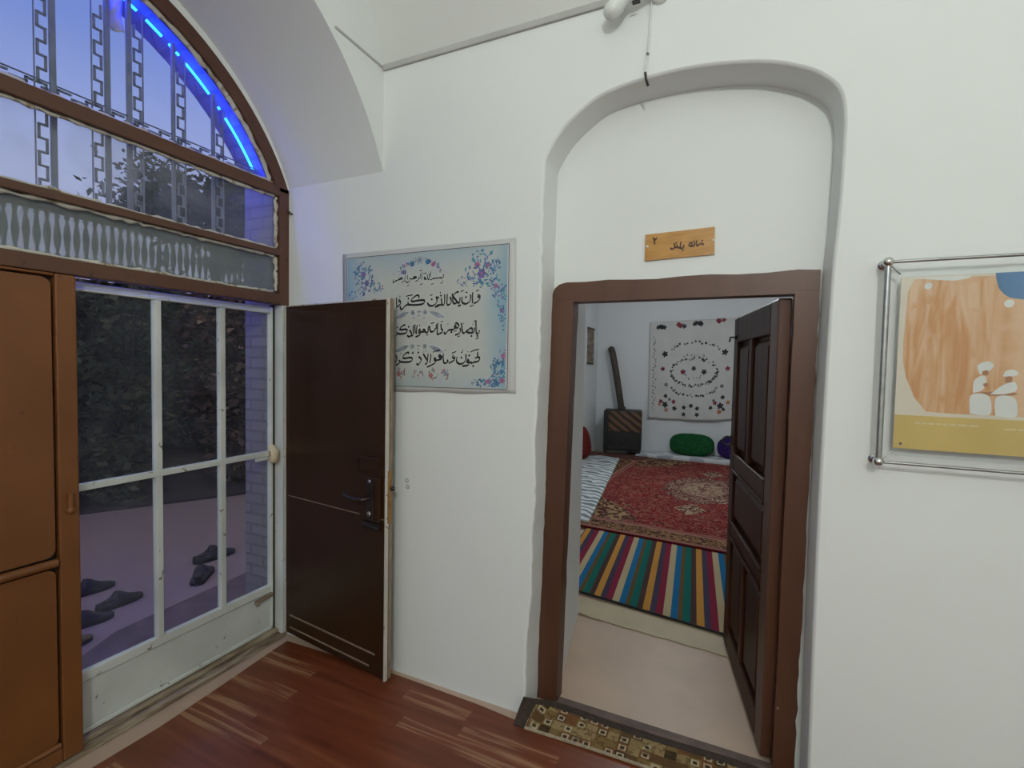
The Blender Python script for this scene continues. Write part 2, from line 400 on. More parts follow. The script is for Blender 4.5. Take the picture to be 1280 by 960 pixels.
b = MB(); b.box(XW - .02, XW + .006, 1.62, YA - .01, SPR - .004, SPR + .007)
struct(b.build('trim_2', 'cornice', bev=.002), 'thin grey ledge above the window arch', 'trim')
for nm, lab, bx in (('wall_guest_left', 'cool white left wall of the guest room', (-2.38, -2.28, 2.9, 8.85, 0, 3.0)),
                    ('wall_guest_back', 'cool white far wall of the guest room behind the embroidered cloth', (-2.38, 1.3, 8.75, 8.85, 0, 3.0)),
                    ('wall_guest_right', 'cool white right wall of the guest room', (1.25, 1.35, 2.9, 8.85, 0, 3.0))):
    b = MB(); b.box(*bx); struct(b.build(nm, 'plaster_in'), lab, 'wall')
b = MB(); b.box(-2.4, 1.35, 2.9, 8.85, 2.95, 3.05)
struct(b.build('ceiling_guest_room', 'plaster_in'), 'white ceiling of the guest room', 'ceiling')

# exterior wall: brick reveal and arch around the window, seen through the panes
g = N('pale_brick', 0.85, spec=0.2); o = g.map()
s_ = g.xyz(); cb = g.n.new('ShaderNodeCombineXYZ'); g.l.new(g.math('ADD', s_['X'], s_['Y']), cb.inputs[0]); g.l.new(s_['Z'], cb.inputs[1])
bk = g.n.new('ShaderNodeTexBrick'); g.l.new(cb.outputs[0], bk.inputs['Vector']); bk.inputs['Scale'].default_value = 1
bk.inputs['Brick Width'].default_value = 0.20; bk.inputs['Row Height'].default_value = 0.060; bk.inputs['Mortar Size'].default_value = 0.008
bk.inputs['Color1'].default_value = (0.23, 0.20, 0.21, 1); bk.inputs['Color2'].default_value = (0.31, 0.275, 0.275, 1); bk.inputs['Mortar'].default_value = (0.15, 0.13, 0.14, 1)
g.color(g.mix(g.noise(o, 20, 3), bk.outputs['Color'], (0.24, 0.215, 0.22))); g.bump(bk.outputs['Fac'], -0.5, 0.012); M['brick'] = g.m
EY, EZ, ER, EJ = 0.86, 1.97, 1.2, 1.915
te = math.acos((EJ - EY) / ER)
earc = [(EJ, -.1), (EJ, 1.0), (EJ, EZ + ER * math.sin(te))] + [(EY + ER * math.cos(te + (PI - te) * k / 36), EZ + ER * math.sin(te + (PI - te) * k / 36)) for k in range(1, 37)] + [(EY - ER, -.1)]
b = MB(); XO = -2.56
b.grid([[(-2.335, y, z) for y, z in earc], [(XO, y, z) for y, z in earc]], 0, False)
for x in (-2.335, XO):
    for (y0, z0), (y1, z1) in zip(earc[2:-1], earc[3:-1]): b.face([(x, y0, z0), (x, y1, z1), (x, y1, 4.8), (x, y0, 4.8)])
    b.face([(x, EJ, -.1), (x, 6, -.1), (x, 6, 4.8), (x, EJ, 4.8)]); b.face([(x, EY - ER, -.1), (x, -4, -.1), (x, -4, 4.8), (x, EY - ER, 4.8)])
struct(b.build('wall_exterior', 'brick'), 'pale brick outer reveal beyond the glass, washed in blue light', 'wall')

g = N('courtyard_paving', 0.8); o = g.map()
g.color(g.mix(g.noise(o, 30, 3), g.ramp(g.noise(o, 1.2, 4), [(0.3, (0.345, 0.255, 0.205)), (0.7, (0.44, 0.325, 0.265))]), (0.39, 0.29, 0.235))); M['paving'] = g.m
b = MB(); b.box(-22, -2.34, -9, 16, -.2, -.1)
struct(b.build('ground', 'paving'), 'dusky mauve courtyard paving outside the glazed door', 'ground')

M['soil'] = vary('dark_garden_soil', (.060, .045, .034), .35, 9, .95, bump=.6, bscale=14)
b = MB(); b.prism([(-20, -6), (-20, 14), (-4.4, 14), (-4.4, 5.6), (-5.38, 4.0), (-6.15, 2.66), (-7.1, .6), (-7.6, -6)][::-1], lambda u, v, q: Vector((u, v, q)), -.10, -.07)
struct(b.build('ground_garden', 'soil'), 'dark soil of the garden bed beyond the paving', 'garden bed')
M['mudwall'] = vary('dim_mud_wall', (.085, .068, .052), .35, 3, .95, bump=.5, bscale=8)
b = MB(); b.box(-11.6, -11.2, -6, 14, -.1, 3.0)
struct(b.build('wall_garden', 'mudwall'), 'dim mud garden wall behind the shrubs', 'wall')

# ------------------------------------------------------------------ arched window over the doors (frame, panes, putty)
w = thing('window_1', (XG, 0.9, 0), 'tall arched metal window with brown bars filling the recess above the doors', 'window', kind='structure')
x0, x1 = XG, XG - .055
def archpts(R, zc=2.45, n=44, ymax=1.925):
    a0 = math.asin((zc - FZ) / R); out = []
    for k in range(n + 1):
        a = a0 + (PI - 2 * a0) * k / n; out.append((FY + R * math.cos(a), FZ + R * math.sin(a)))
    return out
b = MB()
ao, ai = archpts(1.122), archpts(1.055)
for i in range(len(ao) - 1):
    q = [ao[i], ao[i + 1], ai[i + 1], ai[i]]
    b.prism([(p[0], p[1]) for p in q][::-1], lambda u, v, d: Vector((d, u, v)), x1, x0)
b.box(x0, x1, 1.880, 1.939, 1.846, 2.47); b.box(x0, x1, -.122, -.076, 0.0, 2.46)
b.build('arched_frame', 'brown', w)
for z0_, z1_ in ((1.848, 1.905), (2.108, 2.140), (2.424, 2.480)):
    b = MB(); b.box(x0 + .004, x1, -.078, 1.882, z0_, z1_); b.build('glazing_bar', 'brown', w, bev=.004)
b = MB(); b.box(XG - .035, XG - .04, -.075, 1.88, 1.905, 2.108); b.build('pane', 'glass_frost', w)
b = MB(); b.box(XG - .035, XG - .04, -.075, 1.88, 2.140, 2.424); b.build('pane', 'glass_dirty', w)
b = MB(); tp = [p for p in archpts(1.058, 2.478)]
b.prism(tp, lambda u, v, d: Vector((d, u, v)), XG - .04, XG - .035); b.build('pane', 'glass', w)
rp_ = random.Random(5)
def putty_bead(pts, r):
    b.tube([Vector(p) + Vector((0, rp_.gauss(0, .0035), rp_.gauss(0, .0025))) for p in pts], [r * (1 + rp_.uniform(-.45, .5)) for _ in pts], 6)
b = MB(); xp = XG - .022
putty_bead([(xp, y, z) for y, z in archpts(1.045, 2.487, 80)], .010)
for za, zb in ((1.915, 2.10), (2.147, 2.418)):
    putty_bead([(xp, 1.873, za + (zb - za) * k / 12) for k in range(13)], .009)
for zz, r in ((2.103, .009), (1.912, .007), (2.418, .007), (2.147, .006), (2.487, .008)):
    putty_bead([(xp, -.06 + 1.92 * k / 70, zz) for k in range(71)], r)
b.build('putty', 'putty', w)
b = MB(); b.box(XG - .004, XG - .085, 1.898, 1.939, 0.0, 1.848); b.build('jamb', 'white', w, bev=.004)
b = MB(); b.box(XG - .06, XG - .085, 1.884, 1.898, 0.0, 1.848); b.build('jamb_gap', 'gapshade', w)
b = MB(); b.box(XG + .002, -2.335, -.08, 1.925, 0.0, .026); b.box(XG - .03, -2.33, .985, 1.9, .026, .048); b.build('sill', 'sill', w, bev=.006)

# ------------------------------------------------------------------ closed leaf, glazed screen door, open leaf
d = thing('door_2', (XG - .02, .45, .03), 'closed reddish brown metal door leaf at the left edge of the photo', 'door', kind='structure')
b = MB(); b.box(XG + .004, XG - .035, .922, .985, .03, 1.846); b.box(XG + .004, XG - .035, -.074, -.02, .03, 1.846)
b.box(XG + .004, XG - .035, -.02, .922, 1.836, 1.846); b.box(XG + .004, XG - .035, -.02, .922, .03, .085); b.build('stiles', 'leafbrown', d, bev=.005)
def rrect(y0, y1, z0, z1, r, n=6):
    out = []
    for cy, cz, a0 in ((y1 - r, z1 - r, 0), (y0 + r, z1 - r, PI / 2), (y0 + r, z0 + r, PI), (y1 - r, z0 + r, 1.5 * PI)):
        out += [(cy + r * math.cos(a0 + PI / 2 * k / n), cz + r * math.sin(a0 + PI / 2 * k / n)) for k in range(n + 1)]
    return out
for z0_, z1_ in ((.812, 1.829), (.10, .768)):
    b = MB(); b.prism(rrect(-.008, .912, z0_, z1_, .03), lambda u, v, q: Vector((q, u, v)), XG - .03, XG - .002)
    b.build('panel', 'leafbrown', d, bev=.004)
b = MB(); b.box(XG - .025, XG - .03, -.02, .922, .085, 1.836); b.build('shadow_gap', 'gapshade', d)
b = MB(); b.tube([(XG + .002, -.01, .79), (XG + .002, .914, .79)], .016, 10); b.tube([(XG + .002, -.01, .098), (XG + .002, .914, .098)], .011, 8); b.build('moulding_bead', 'leafbrown', d)
b = MB(); b.tube([(XG + .008, .955, .985), (XG + .008, .955, 1.04)], .011, 10); b.ball((XG + .006, .955, .975), .016, 10); b.build('bolt_knob', 'leafbrown', d)

d = thing('door_3', (-2.315, 1.44, .05), 'glazed white screen door with cross bars between the two brown leaves', 'door', kind='structure')
X0, X1 = -2.296, -2.326
b = MB(); b.box(X0, X1, .990, 1.004, .052, 1.835); b.box(X0, X1, 1.868, 1.884, .052, 1.835); b.box(X0, X1, 1.004, 1.868, 1.800, 1.812); b.box(X0 - .01, X1, 1.004, 1.868, 1.812, 1.835)
b.box(X0, X1, 1.004, 1.868, .262, .300); b.box(X0, X1, .99, 1.884, .050, .068); b.build('frame', 'white', d, bev=.003)
b = MB(); b.box(X0 - .008, X1 + .008, 1.004, 1.868, .068, .258); b.build('kick_panel', 'kick', d, bev=.003)
for yy, s in ((1.300, 1), (1.596, 1)):
    b = MB(); b.box(X0 + .002, X1, yy - .0135, yy + .0135, .300, 1.80); b.build('mullion', 'white', d, bev=.003)
b = MB(); b.box(X0 + .004, X1, 1.004, 1.868, 1.024, 1.050); b.build('crossbar', 'white', d, bev=.003)
b = MB(); b.box(X1 + .008, X1 + .012, 1.0, 1.87, .295, 1.805); b.build('pane', 'glass', d)
b = MB(); b.box(X0 + .01, X0, 1.770, 1.845, 1.004, 1.022); b.build('handle', 'white', d, bev=.004)
b = MB(); b.tube([(X0 + .004, 1.872, 1.0), (X0 + .030, 1.866, 1.005), (X0 + .034, 1.862, 1.05), (X0 + .004, 1.868, 1.075)], [.018, .026, .026, .016], 10); b.build('latch_box', 'ivory', d)
b = MB(); b.box(X0 + .03, X0 + .036, 1.835, 1.858, 1.03, 1.055); b.build('latch_tongue', 'brass', d)
b = MB(); b.tube([(X0 + .008, 1.77, .246), (X0 + .008, 1.872, .252)], .011, 8); b.ball((X0 + .012, 1.775, .240), .013, 8); b.build('floor_bolt', 'sill', d)

RZ = math.radians(-7.3)
d = thing('door_1', (-2.232, 1.905, 0), 'open dark brown metal door leaf with ivory edges in front of the calligraphy poster', 'door', RZ, kind='structure')
W_ = .772
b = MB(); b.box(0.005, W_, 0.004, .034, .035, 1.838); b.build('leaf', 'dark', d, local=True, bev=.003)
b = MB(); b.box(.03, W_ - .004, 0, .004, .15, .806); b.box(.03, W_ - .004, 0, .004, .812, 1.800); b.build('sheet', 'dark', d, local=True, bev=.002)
b = MB(); b.box(.03, W_ - .004, .0015, .0045, .806, .8095); b.box(.045, W_ - .06, -.001, .005, .140, .147); b.box(.045, W_ - .10, -.001, .005, .072, .078)
b.build('seam', 'darkline', d, local=True)
b = MB(); b.box(W_, W_ + .010, .000, .018, .032, 1.845); b.box(.02, W_, .016, .038, 1.838, 1.846); b.box(-.004, .006, .0, .03, .05, 1.838); b.build('edge_strip', 'edgewhite', d, local=True, bev=.002)
b = MB(); b.box(W_, W_ + .006, .018, .023, .035, 1.843); b.build('edge_groove', 'gapshade', d, local=True)
b = MB(); b.box(W_ - .01, W_ + .009, .023, .042, .035, 1.845); b.build('edge_strip', 'darkline', d, local=True, bev=.002)
b = MB(); b.box(.615, .752, -.014, 0, .790, 1.005); b.build('lock_case', 'dark', d, local=True, bev=.006, seg=3)
lk = MB(); lk.box(.672, .716, -.020, -.014, .80, .995); lk.build('escutcheon', 'gunmetal', d, local=True, bev=.004, seg=3)
b = MB(); b.tube([(.694, -.018, .905), (.694, -.052, .905), (.680, -.062, .905), (.62, -.062, .902), (.575, -.060, .906), (.556, -.056, .922)], [.011, .009, .0095, .009, .0085, .006], 12); b.build('lever_handle', 'gunmetal', d, local=True)
b = MB(); b.lathe([(.0, 0), (.012, 0), (.012, .006), (.006, .009), (0, .009)], 16, mat=Matrix.Translation((.694, -.020, .83)) @ Matrix.Rotation(PI / 2, 4, 'X'))
b.lathe([(.0, 0), (.009, 0), (.008, .006), (0, .007)], 14, mat=Matrix.Translation((.694, -.020, .985)) @ Matrix.Rotation(PI / 2, 4, 'X')); b.build('keyhole_rose', 'steel', d, local=True)
b = MB(); b.box(.600, .752, -.010, 0, 1.025, 1.095); b.box(.600, .752, -.016, -.008, 1.086, 1.098); b.box(.598, .606, -.016, -.004, 1.025, 1.098); b.build('bolt_plate', 'dark', d, local=True, bev=.003)
b = MB(); b.box(.63, .752, -.013, 0, .755, .785); b.tube([(.64, -.016, .772), (.75, -.016, .765)], .006, 8); b.build('lower_bolt', 'gunmetal', d, local=True, bev=.003)
b = MB(); b.box(W_ + .006, W_ + .013, .010, .034, .79, 1.04); b.build('strike_plate', 'brass', d, local=True, bev=.002)
b = MB(); b.ball((W_ + .022, .030, .955), .011, 12); b.tube([(W_ + .008, .03, .955), (W_ + .02, .03, .955)], .007, 8); b.build('bolt_tip', 'gunmetal', d, local=True)
for zz in (.35, 1.0, 1.6):
    b = MB(); b.tube([(-.006, .010, zz - .045), (-.006, .010, zz + .045)], .009, 10); b.build('hinge', 'white', d, local=True)

# ------------------------------------------------------------------ inner doorway: painted frame and dark wooden leaf
t = thing('trim_3', (-.25, 2.09, 0), 'brown painted wooden door frame set in the arched niche', 'door frame', kind='structure')
def wob(a, c, n, amp, rs):
    r = random.Random(rs); return [(a[0] + (c[0] - a[0]) * k / n + (r.gauss(0, amp) if 0 < k < n else 0), a[1] + (c[1] - a[1]) * k / n) for k in range(n + 1)]
fy = lambda u, v, q: Vector((u, q, v))
Y0, Y1 = 2.072, 2.15
b = MB(); lo = wob((-.785, .0), (-.752, 1.84), 40, .0018, 1); li = wob((-.655, 1.84), (-.690, .0), 24, .0008, 2)
b.prism((lo + li)[::-1], fy, Y1, Y0); b.build('post', 'frame', t, bev=.004)
b = MB(); ro = wob((.272, 1.84), (.257, 0), 40, .0018, 3); ri = wob((.185, 0), (.194, 1.84), 24, .0008, 4)
b.prism((ro + ri)[::-1], fy, Y1, Y0); b.build('post', 'frame', t, bev=.004)
top = [(-.752, 1.8405), (-.752, 1.868), (-.742, 1.892), (-.722, 1.908), (-.69, 1.916)] + [(-.6 + .1 * k, 1.914 + .004 * math.sin(k * 1.7)) for k in range(9)] + [(.272, 1.912), (.272, 1.8405), (.194, 1.8405), (.194, 1.829), (-.655, 1.829), (-.655, 1.8405)]
b = MB(); b.prism(top, fy, Y1, Y0); b.build('lintel', 'frame', t, bev=.004)
b = MB(); b.box(-.69, .19, 2.062, 2.105, 0, .018); b.build('threshold', 'sillwood', t, bev=.008, seg=3)

RW = math.atan2(.845, -.152)
d = thing('door_4', (.193, 2.125, .018), 'open dark varnished wooden door leaf with raised panels in the inner doorway', 'door', RW, kind='structure')
L, H, TH = .855, 1.803, .048
def lbox(x0, x1, y0, y1, z0, z1, nm, mt='wood', bev=.006, par=d):
    k = MB(); k.box(x0, x1, y0, y1, z0, z1); return k.build(nm, mt, par, local=True, bev=bev)
lbox(0, .11, 0, TH, 0, H, 'stile', 'frame'); lbox(L - .10, L, 0, TH, 0, H, 'stile')
lbox(.11, L - .10, 0, TH, H - .13, H, 'rail'); lbox(.11, L - .10, 0, TH, .98, 1.08, 'rail'); lbox(.11, L - .10, 0, TH, .62, .71, 'rail'); lbox(.11, L - .10, 0, TH, 0, .12, 'rail')
lbox(.42, .48, 0, TH, 1.08, H - .13, 'muntin'); lbox(.42, .48, 0, TH, .12, .62, 'muntin')
def panel(xa, xb, za, zb):
    k = MB(); m_ = .045; f0 = TH - .026; f1 = TH - .006
    k.box(xa, xb, .008, f0, za, zb)
    A = [(xa + .012, f0, za + .012), (xb - .012, f0, za + .012), (xb - .012, f0, zb - .012), (xa + .012, f0, zb - .012)]
    B = [(xa + m_, f1, za + m_), (xb - m_, f1, za + m_), (xb - m_, f1, zb - m_), (xa + m_, f1, zb - m_)]
    for i in range(4): k.face([A[i], A[(i + 1) % 4], B[(i + 1) % 4], B[i]][::-1])
    k.face(B[::-1]); return k.build('panel', 'wood', d, local=True)
for xa, xb in ((.11, .42), (.48, L - .10)): panel(xa, xb, 1.08, H - .13); panel(xa, xb, .12, .62)
panel(.11, L - .10, .71, .98)
k = MB()
for za in (1.076, .984, .706, .624): k.box(.10, L - .09, TH, TH + .008, za - .008, za + .008)
k.build('moulding', 'wood', d, local=True, bev=.004)
k = MB(); c = Vector((L - .045, TH + .014, 1.135)); k.tube([c + Vector((.0, .010 + .022 * math.sin(a), .024 * math.cos(a))) for a in [2 * PI * q / 20 for q in range(21)]], .0055, 8, cap=False); k.ball((L - .045, TH + .004, 1.157), .010, 10); k.build('ring_pull', 'black', d, local=True)
k = MB(); k.tube([(L - .06, TH, 1.70), (L - .06, TH + .03, 1.70), (L - .06, TH + .034, 1.675)], .005, 8); k.ball((L - .06, TH, 1.70), .012, 8); k.build('hook', 'black', d, local=True)
for zz in (.30, 1.50):
    k = MB(); k.tube([(.0, -.006, zz - .05), (.0, -.006, zz + .05)], .009, 10); k.build('hinge', 'black', d, local=True)

# ------------------------------------------------------------------ floor coverings
b = MB()
edge = [(-2.147, .90), (-2.138, 1.20), (-2.160, 1.52), (-2.185, 1.80), (-2.19, 1.885)]
poly = [(-2.16, -2.66), (2.38, -2.66), (2.38, 1.89), (.5, 1.893), (-.80, 1.890), (-1.0, 1.905), (-1.46, 1.913)] + edge[::-1]
b.prism(poly, lambda u, v, q: Vector((u, v, q)), .0005, .004)
tag(b.build('linoleum', 'lino'), 'dark red wood-look linoleum sheet with pale streaks covering the hall floor', 'floor covering')

g = N('patterned_doormat_pile', 0.9, spec=0.1); xy = g.xyz()
fl = lambda v, s: g.math('FLOOR', g.math('MULTIPLY', v, s)); fr_ = lambda v, s: g.math('FRACT', g.math('MULTIPLY', v, s))
cb = g.n.new('ShaderNodeCombineXYZ'); g.l.new(fl(xy['X'], 22), cb.inputs[0]); g.l.new(fl(xy['Y'], 22), cb.inputs[1])
wh = g.n.new('ShaderNodeTexWhiteNoise'); wh.noise_dimensions = '2D'; g.l.new(cb.outputs[0], wh.inputs['Vector']); rv = wh.outputs['Value']
ax = g.math('ABSOLUTE', g.math('SUBTRACT', fr_(xy['X'], 22), .5)); ay = g.math('ABSOLUTE', g.math('SUBTRACT', fr_(xy['Y'], 22), .5)); mx = g.math('MAXIMUM', ax, ay)
cell = g.ramp(rv, [(0, (.22, .145, .055)), (.28, (.33, .235, .11)), (.46, (.13, .072, .03)), (.62, (.20, .085, .035)), (.76, (.055, .035, .02)), (.9, (.28, .20, .09))], True)
line = g.math('MULTIPLY', g.math('LESS_THAN', mx, .33), g.math('GREATER_THAN', mx, .20))
cream = g.mix(g.math('MULTIPLY', line, g.math('GREATER_THAN', g.math('FRACT', g.math('MULTIPLY', rv, 7.3)), .58)), cell, (.50, .44, .30))
core = g.math('MULTIPLY', g.math('LESS_THAN', mx, .14), g.math('GREATER_THAN', g.math('FRACT', g.math('MULTIPLY', rv, 7.3)), .58))
cream = g.mix(core, cream, (.05, .03, .02))
cream = g.mix(g.math('MULTIPLY', g.math('GREATER_THAN', g.noise(g.map(), 38, 3, 1.2), .56), .6), cream, (.10, .06, .028))
weave = g.noise(g.map(), 160, 2)
g.color(g.mix(g.math('MULTIPLY', g.math('GREATER_THAN', weave, .6), .25), cream, (.10, .065, .03))); g.bump(weave, .5, .003); M['mat'] = g.m
M['matedge'] = vary('dark_rug_border', (.050, .034, .026), .25, 40, .95, bump=.5, bscale=150)
M['matbind'] = vary('pale_rug_binding', (.40, .33, .23), .2, 40, .9)
mt = thing('doormat', (-.2, 1.95, 0), 'tan and brown patterned doormat with one corner curled up against the wall', 'doormat')
def mat_z(x, y, t):      # t: 0 hall edge .. 1 doorway edge
    c = max(0, 1 - (x + .805) / .11); return .014 + .075 * c ** 1.5 * max(t, 0) ** .8 + .010 * math.sin(x * 9 + 1.2) * t * t * .6 + .006 * t * (1 - t)
def mat_pt(x, t, dz=0.0):
    back = 2.056 - .128 * max(0, 1 - (x + .805) / .10) ** 1.2; front = 1.862 + .012 * math.sin(x * 4 + 2.6)
    y = front + (back - front) * t
    return Vector((x + .012 * t * max(0, 1 - (x + .805) / .2), y, mat_z(x, y, t) + dz))
def mat_strip(nm, xs, ts, mk, dz):
    b = MB(); rows = [[mat_pt(x, t, dz) for t in ts] for x in xs]
    low = [[p - Vector((0, 0, .008)) for p in r] for r in rows]
    b.grid(rows, 0, True); b.grid(low, 0, True, flip=True)
    for A, B in ((rows, low),):
        b.grid([A[0], B[0]], 0, False); b.grid([A[-1], B[-1]], 0, False); b.grid([[r[0] for r in A], [r[0] for r in B]], 0, False); b.grid([[r[-1] for r in A], [r[-1] for r in B]], 0, False)
    return b.build(nm, mk, mt)
fx = lambda a, c, n: [a + (c - a) * k / n for k in range(n + 1)]
mat_strip('pile', fx(-.757, .50, 60), fx(.03, .80, 10), 'mat', 0)
mat_strip('border', fx(-.757, .50, 60), fx(.80, 1, 4), 'matedge', .001); mat_strip('border', fx(-.805, -.757, 6), fx(0.0, 1, 10), 'matedge', .001)
mat_strip('binding', fx(-.757, .50, 60), fx(-.012, .03, 2), 'matbind', .001)

M['cream'] = vary('cream_sheet', (.47, .39, .25), .08, 5, .5)
b = MB(); top = []
for k in range(25):
    x = -.87 + k * .9 / 24; yn = 2.887 - .085 * (x + .83) + .004 * math.sin(k * 1.3); c = .008 * max(0, 1 - (x + .83) / .26) ** 1.5
    top.append([(x, yn, .004 + c), (x, yn + .06, .0045 + c * .6), (x, yn + .14, .0045), (x, yn + .225, .0045)])
b.grid(top, 0, False)
tag(b.build('underlay_sheet', 'cream', solid=.003), 'cream underlay sheet with a lifting edge between the doorway floor and the striped kilim', 'mat')

g = N('striped_kilim_weave', .95, spec=.1); xy = g.xyz()
u = g.math('FRACT', g.math('DIVIDE', g.math('ADD', g.math('ADD', xy['X'], g.math('MULTIPLY', xy['Y'], .070)), .237 + .0225 + 3.22), .322))
g.color(g.mix(g.math('MULTIPLY', g.noise(g.map((1, 1, 1)), 220, 2), .22), g.ramp(u, [(0, (.56, .27, .055)), (.135, (.060, .050, .095)), (.25, (.235, .020, .050)), (.385, (.52, .42, .25)), (.525, (.012, .150, .33)), (.655, (.13, .085, .030)), (.74, (.008, .145, .120)), (.885, (.075, .040, .038))], True), (.03, .03, .03)))
wv = g.wave(g.map(), 60, 0, 'BANDS', 'Y'); g.bump(wv, .25, .003); M['kilim'] = g.m
M['kilimedge'] = vary('black_kilim_edge', (.015, .014, .014), .2, 40, .9)
def quad_rug(nm, P, z0, z1, mat_, n=24, amp=.0):
    """P: four corners, near-left, near-right, far-right, far-left"""
    b = MB(); rw = []
    for i in range(n + 1):
        r = []
        for j in range(n + 1):
            a, c = j / n, i / n
            x = (P[0][0] * (1 - a) + P[1][0] * a) * (1 - c) + (P[3][0] * (1 - a) + P[2][0] * a) * c
            y = (P[0][1] * (1 - a) + P[1][1] * a) * (1 - c) + (P[3][1] * (1 - a) + P[2][1] * a) * c
            r.append((x, y, z1 + amp * math.sin(x * 7 + y * 3) * math.sin(y * 5)))
        rw.append(r)
    lw = [[(p[0], p[1], z0) for p in r] for r in rw]
    b.grid(rw, 0, True)
    for A in ((rw[0], lw[0]), (rw[-1], lw[-1]), ([r[0] for r in rw], [r[0] for r in lw]), ([r[-1] for r in rw], [r[-1] for r in lw])): b.grid(A, 0, False)
    return b.build(nm, mat_)
k_ = quad_rug('kilim', [(-1.15, 3.20), (.62, 2.93), (.54, 4.50), (-1.23, 4.60)], .012, .019, 'kilim', amp=.001)
tag(k_, 'striped kilim in orange, maroon, cream, blue and green inside the doorway', 'rug')
b = MB(); b.tube([(-1.15 + 1.77 * q / 20, 3.196 - .27 * q / 20, .017) for q in range(21)], .007, 6); o_ = b.build('edging', 'kilimedge', k_)

# large red carpet: flat woven pattern in carpet space (local x across 3.0 m, y along 4.2 m)
g = N('red_medallion_carpet', .95, spec=.08); xy = g.xyz(); X, Y = xy['X'], xy['Y']
aX, aY = g.math('ABSOLUTE', X), g.math('ABSOLUTE', Y)
dx = g.math('SUBTRACT', 1.5, aX); dy = g.math('SUBTRACT', 2.1, aY); ed = g.math('MINIMUM', dx, dy)
fl1 = g.voro(g.map((1, 1, 1)), 15, 'DISTANCE_TO_EDGE'); fl2 = g.noise(g.map(), 9, 4, 2.2); fl3 = g.noise(g.map(loc=(5, 3, 0)), 16, 3, 1.6)
vine = g.math('MULTIPLY', g.math('GREATER_THAN', fl2, .47), g.math('LESS_THAN', fl2, .525))
fld = g.ramp(g.noise(g.map(), 4, 3), [(.3, (.155, .014, .018)), (.7, (.225, .024, .026))])
fld = g.mix(g.math('GREATER_THAN', fl3, .60), fld, (.075, .014, .022))
fld = g.mix(g.math('MULTIPLY', vine, .7), fld, (.40, .22, .15))
# medallion
rad = g.math('SQRT', g.math('ADD', g.math('POWER', g.math('DIVIDE', X, .40), 2), g.math('POWER', g.math('DIVIDE', Y, .58), 2)))
ang = g.math('ARCTAN2', X, Y); lob = g.math('ADD', rad, g.math('MULTIPLY', g.math('SINE', g.math('MULTIPLY', ang, 16)), .05))
med = g.ramp(lob, [(0, (.16, .04, .03)), (.16, (.40, .30, .21)), (.50, (.30, .20, .14)), (.66, (.10, .025, .03)), (.88, (.30, .20, .14)), (.98, (.06, .018, .028))], True)
med = g.mix(g.math('GREATER_THAN', fl3, .51), med, (.13, .028, .032)); med = g.mix(vine, med, (.46, .36, .25))
pen_ = g.math('MULTIPLY', g.math('LESS_THAN', g.math('ADD', g.math('DIVIDE', aX, .17), g.math('DIVIDE', g.math('ABSOLUTE', g.math('SUBTRACT', aY, .98)), .24)), 1.0), 1.0)
fld = g.mix(pen_, fld, g.mix(g.math('GREATER_THAN', fl3, .5), (.40, .30, .19), (.08, .02, .03)))
fld = g.mix(g.math('LESS_THAN', lob, 1.16), fld, med)
# corner pieces
cor = g.math('SUBTRACT', g.math('ADD', g.math('POWER', g.math('DIVIDE', g.math('SUBTRACT', 1.12, aX), .95), 2), g.math('POWER', g.math('DIVIDE', g.math('SUBTRACT', 1.72, aY), 1.0), 2)), g.math('MULTIPLY', g.math('SINE', g.math('MULTIPLY', g.math('ADD', aX, aY), 22)), .08))
cp = g.mix(g.math('GREATER_THAN', fl2, .52), (.085, .032, .028), (.36, .245, .13))
fld = g.mix(g.math('LESS_THAN', cor, .50), fld, cp)
bd = g.mix(g.math('GREATER_THAN', fl3, .53), (.040, .018, .020), (.20, .095, .06)); bd = g.mix(vine, bd, (.42, .25, .11))
stp = g.ramp(ed, [(0, (.11, .008, .012)), (.022, (.34, .17, .13)), (.045, (.27, .13, .10)), (.075, 0.0), (.265, (.36, .19, .15)), (.29, (.25, .09, .07)), (.33, (.36, .19, .15)), (.345, 0.0)], True)
isb = g.math('MULTIPLY', g.math('GREATER_THAN', ed, .075), g.math('LESS_THAN', ed, .265))
col = g.mix(isb, stp, bd); col = g.mix(g.math('GREATER_THAN', ed, .345), col, fld)
g.color(g.mix(g.math('MULTIPLY', g.noise(g.map(), 150, 2), .25), col, (.03, .01, .01))); g.bump(g.noise(g.map(), 180, 2), .3, .004); M['carpet'] = g.m
ct = MB(); n = 40
rw = [[(-1.5 + 3 * j / n, -2.1 + 4.2 * i / n, .034 + .0015 * math.sin(j * .9) * math.sin(i * .7)) for j in range(n + 1)] for i in range(n + 1)]
ct.grid(rw, 0, True)
for A in (rw[0], rw[-1], [r[0] for r in rw], [r[-1] for r in rw]): ct.grid([A, [(p[0], p[1], .020) for p in A]], 0, False)
c_ = ct.build('carpet', 'carpet'); c_.location = (-.30, 6.47, 0); c_.rotation_euler = (0, 0, math.radians(-4.5))
tag(c_, 'large red medallion carpet with floral border on the guest room floor', 'carpet')

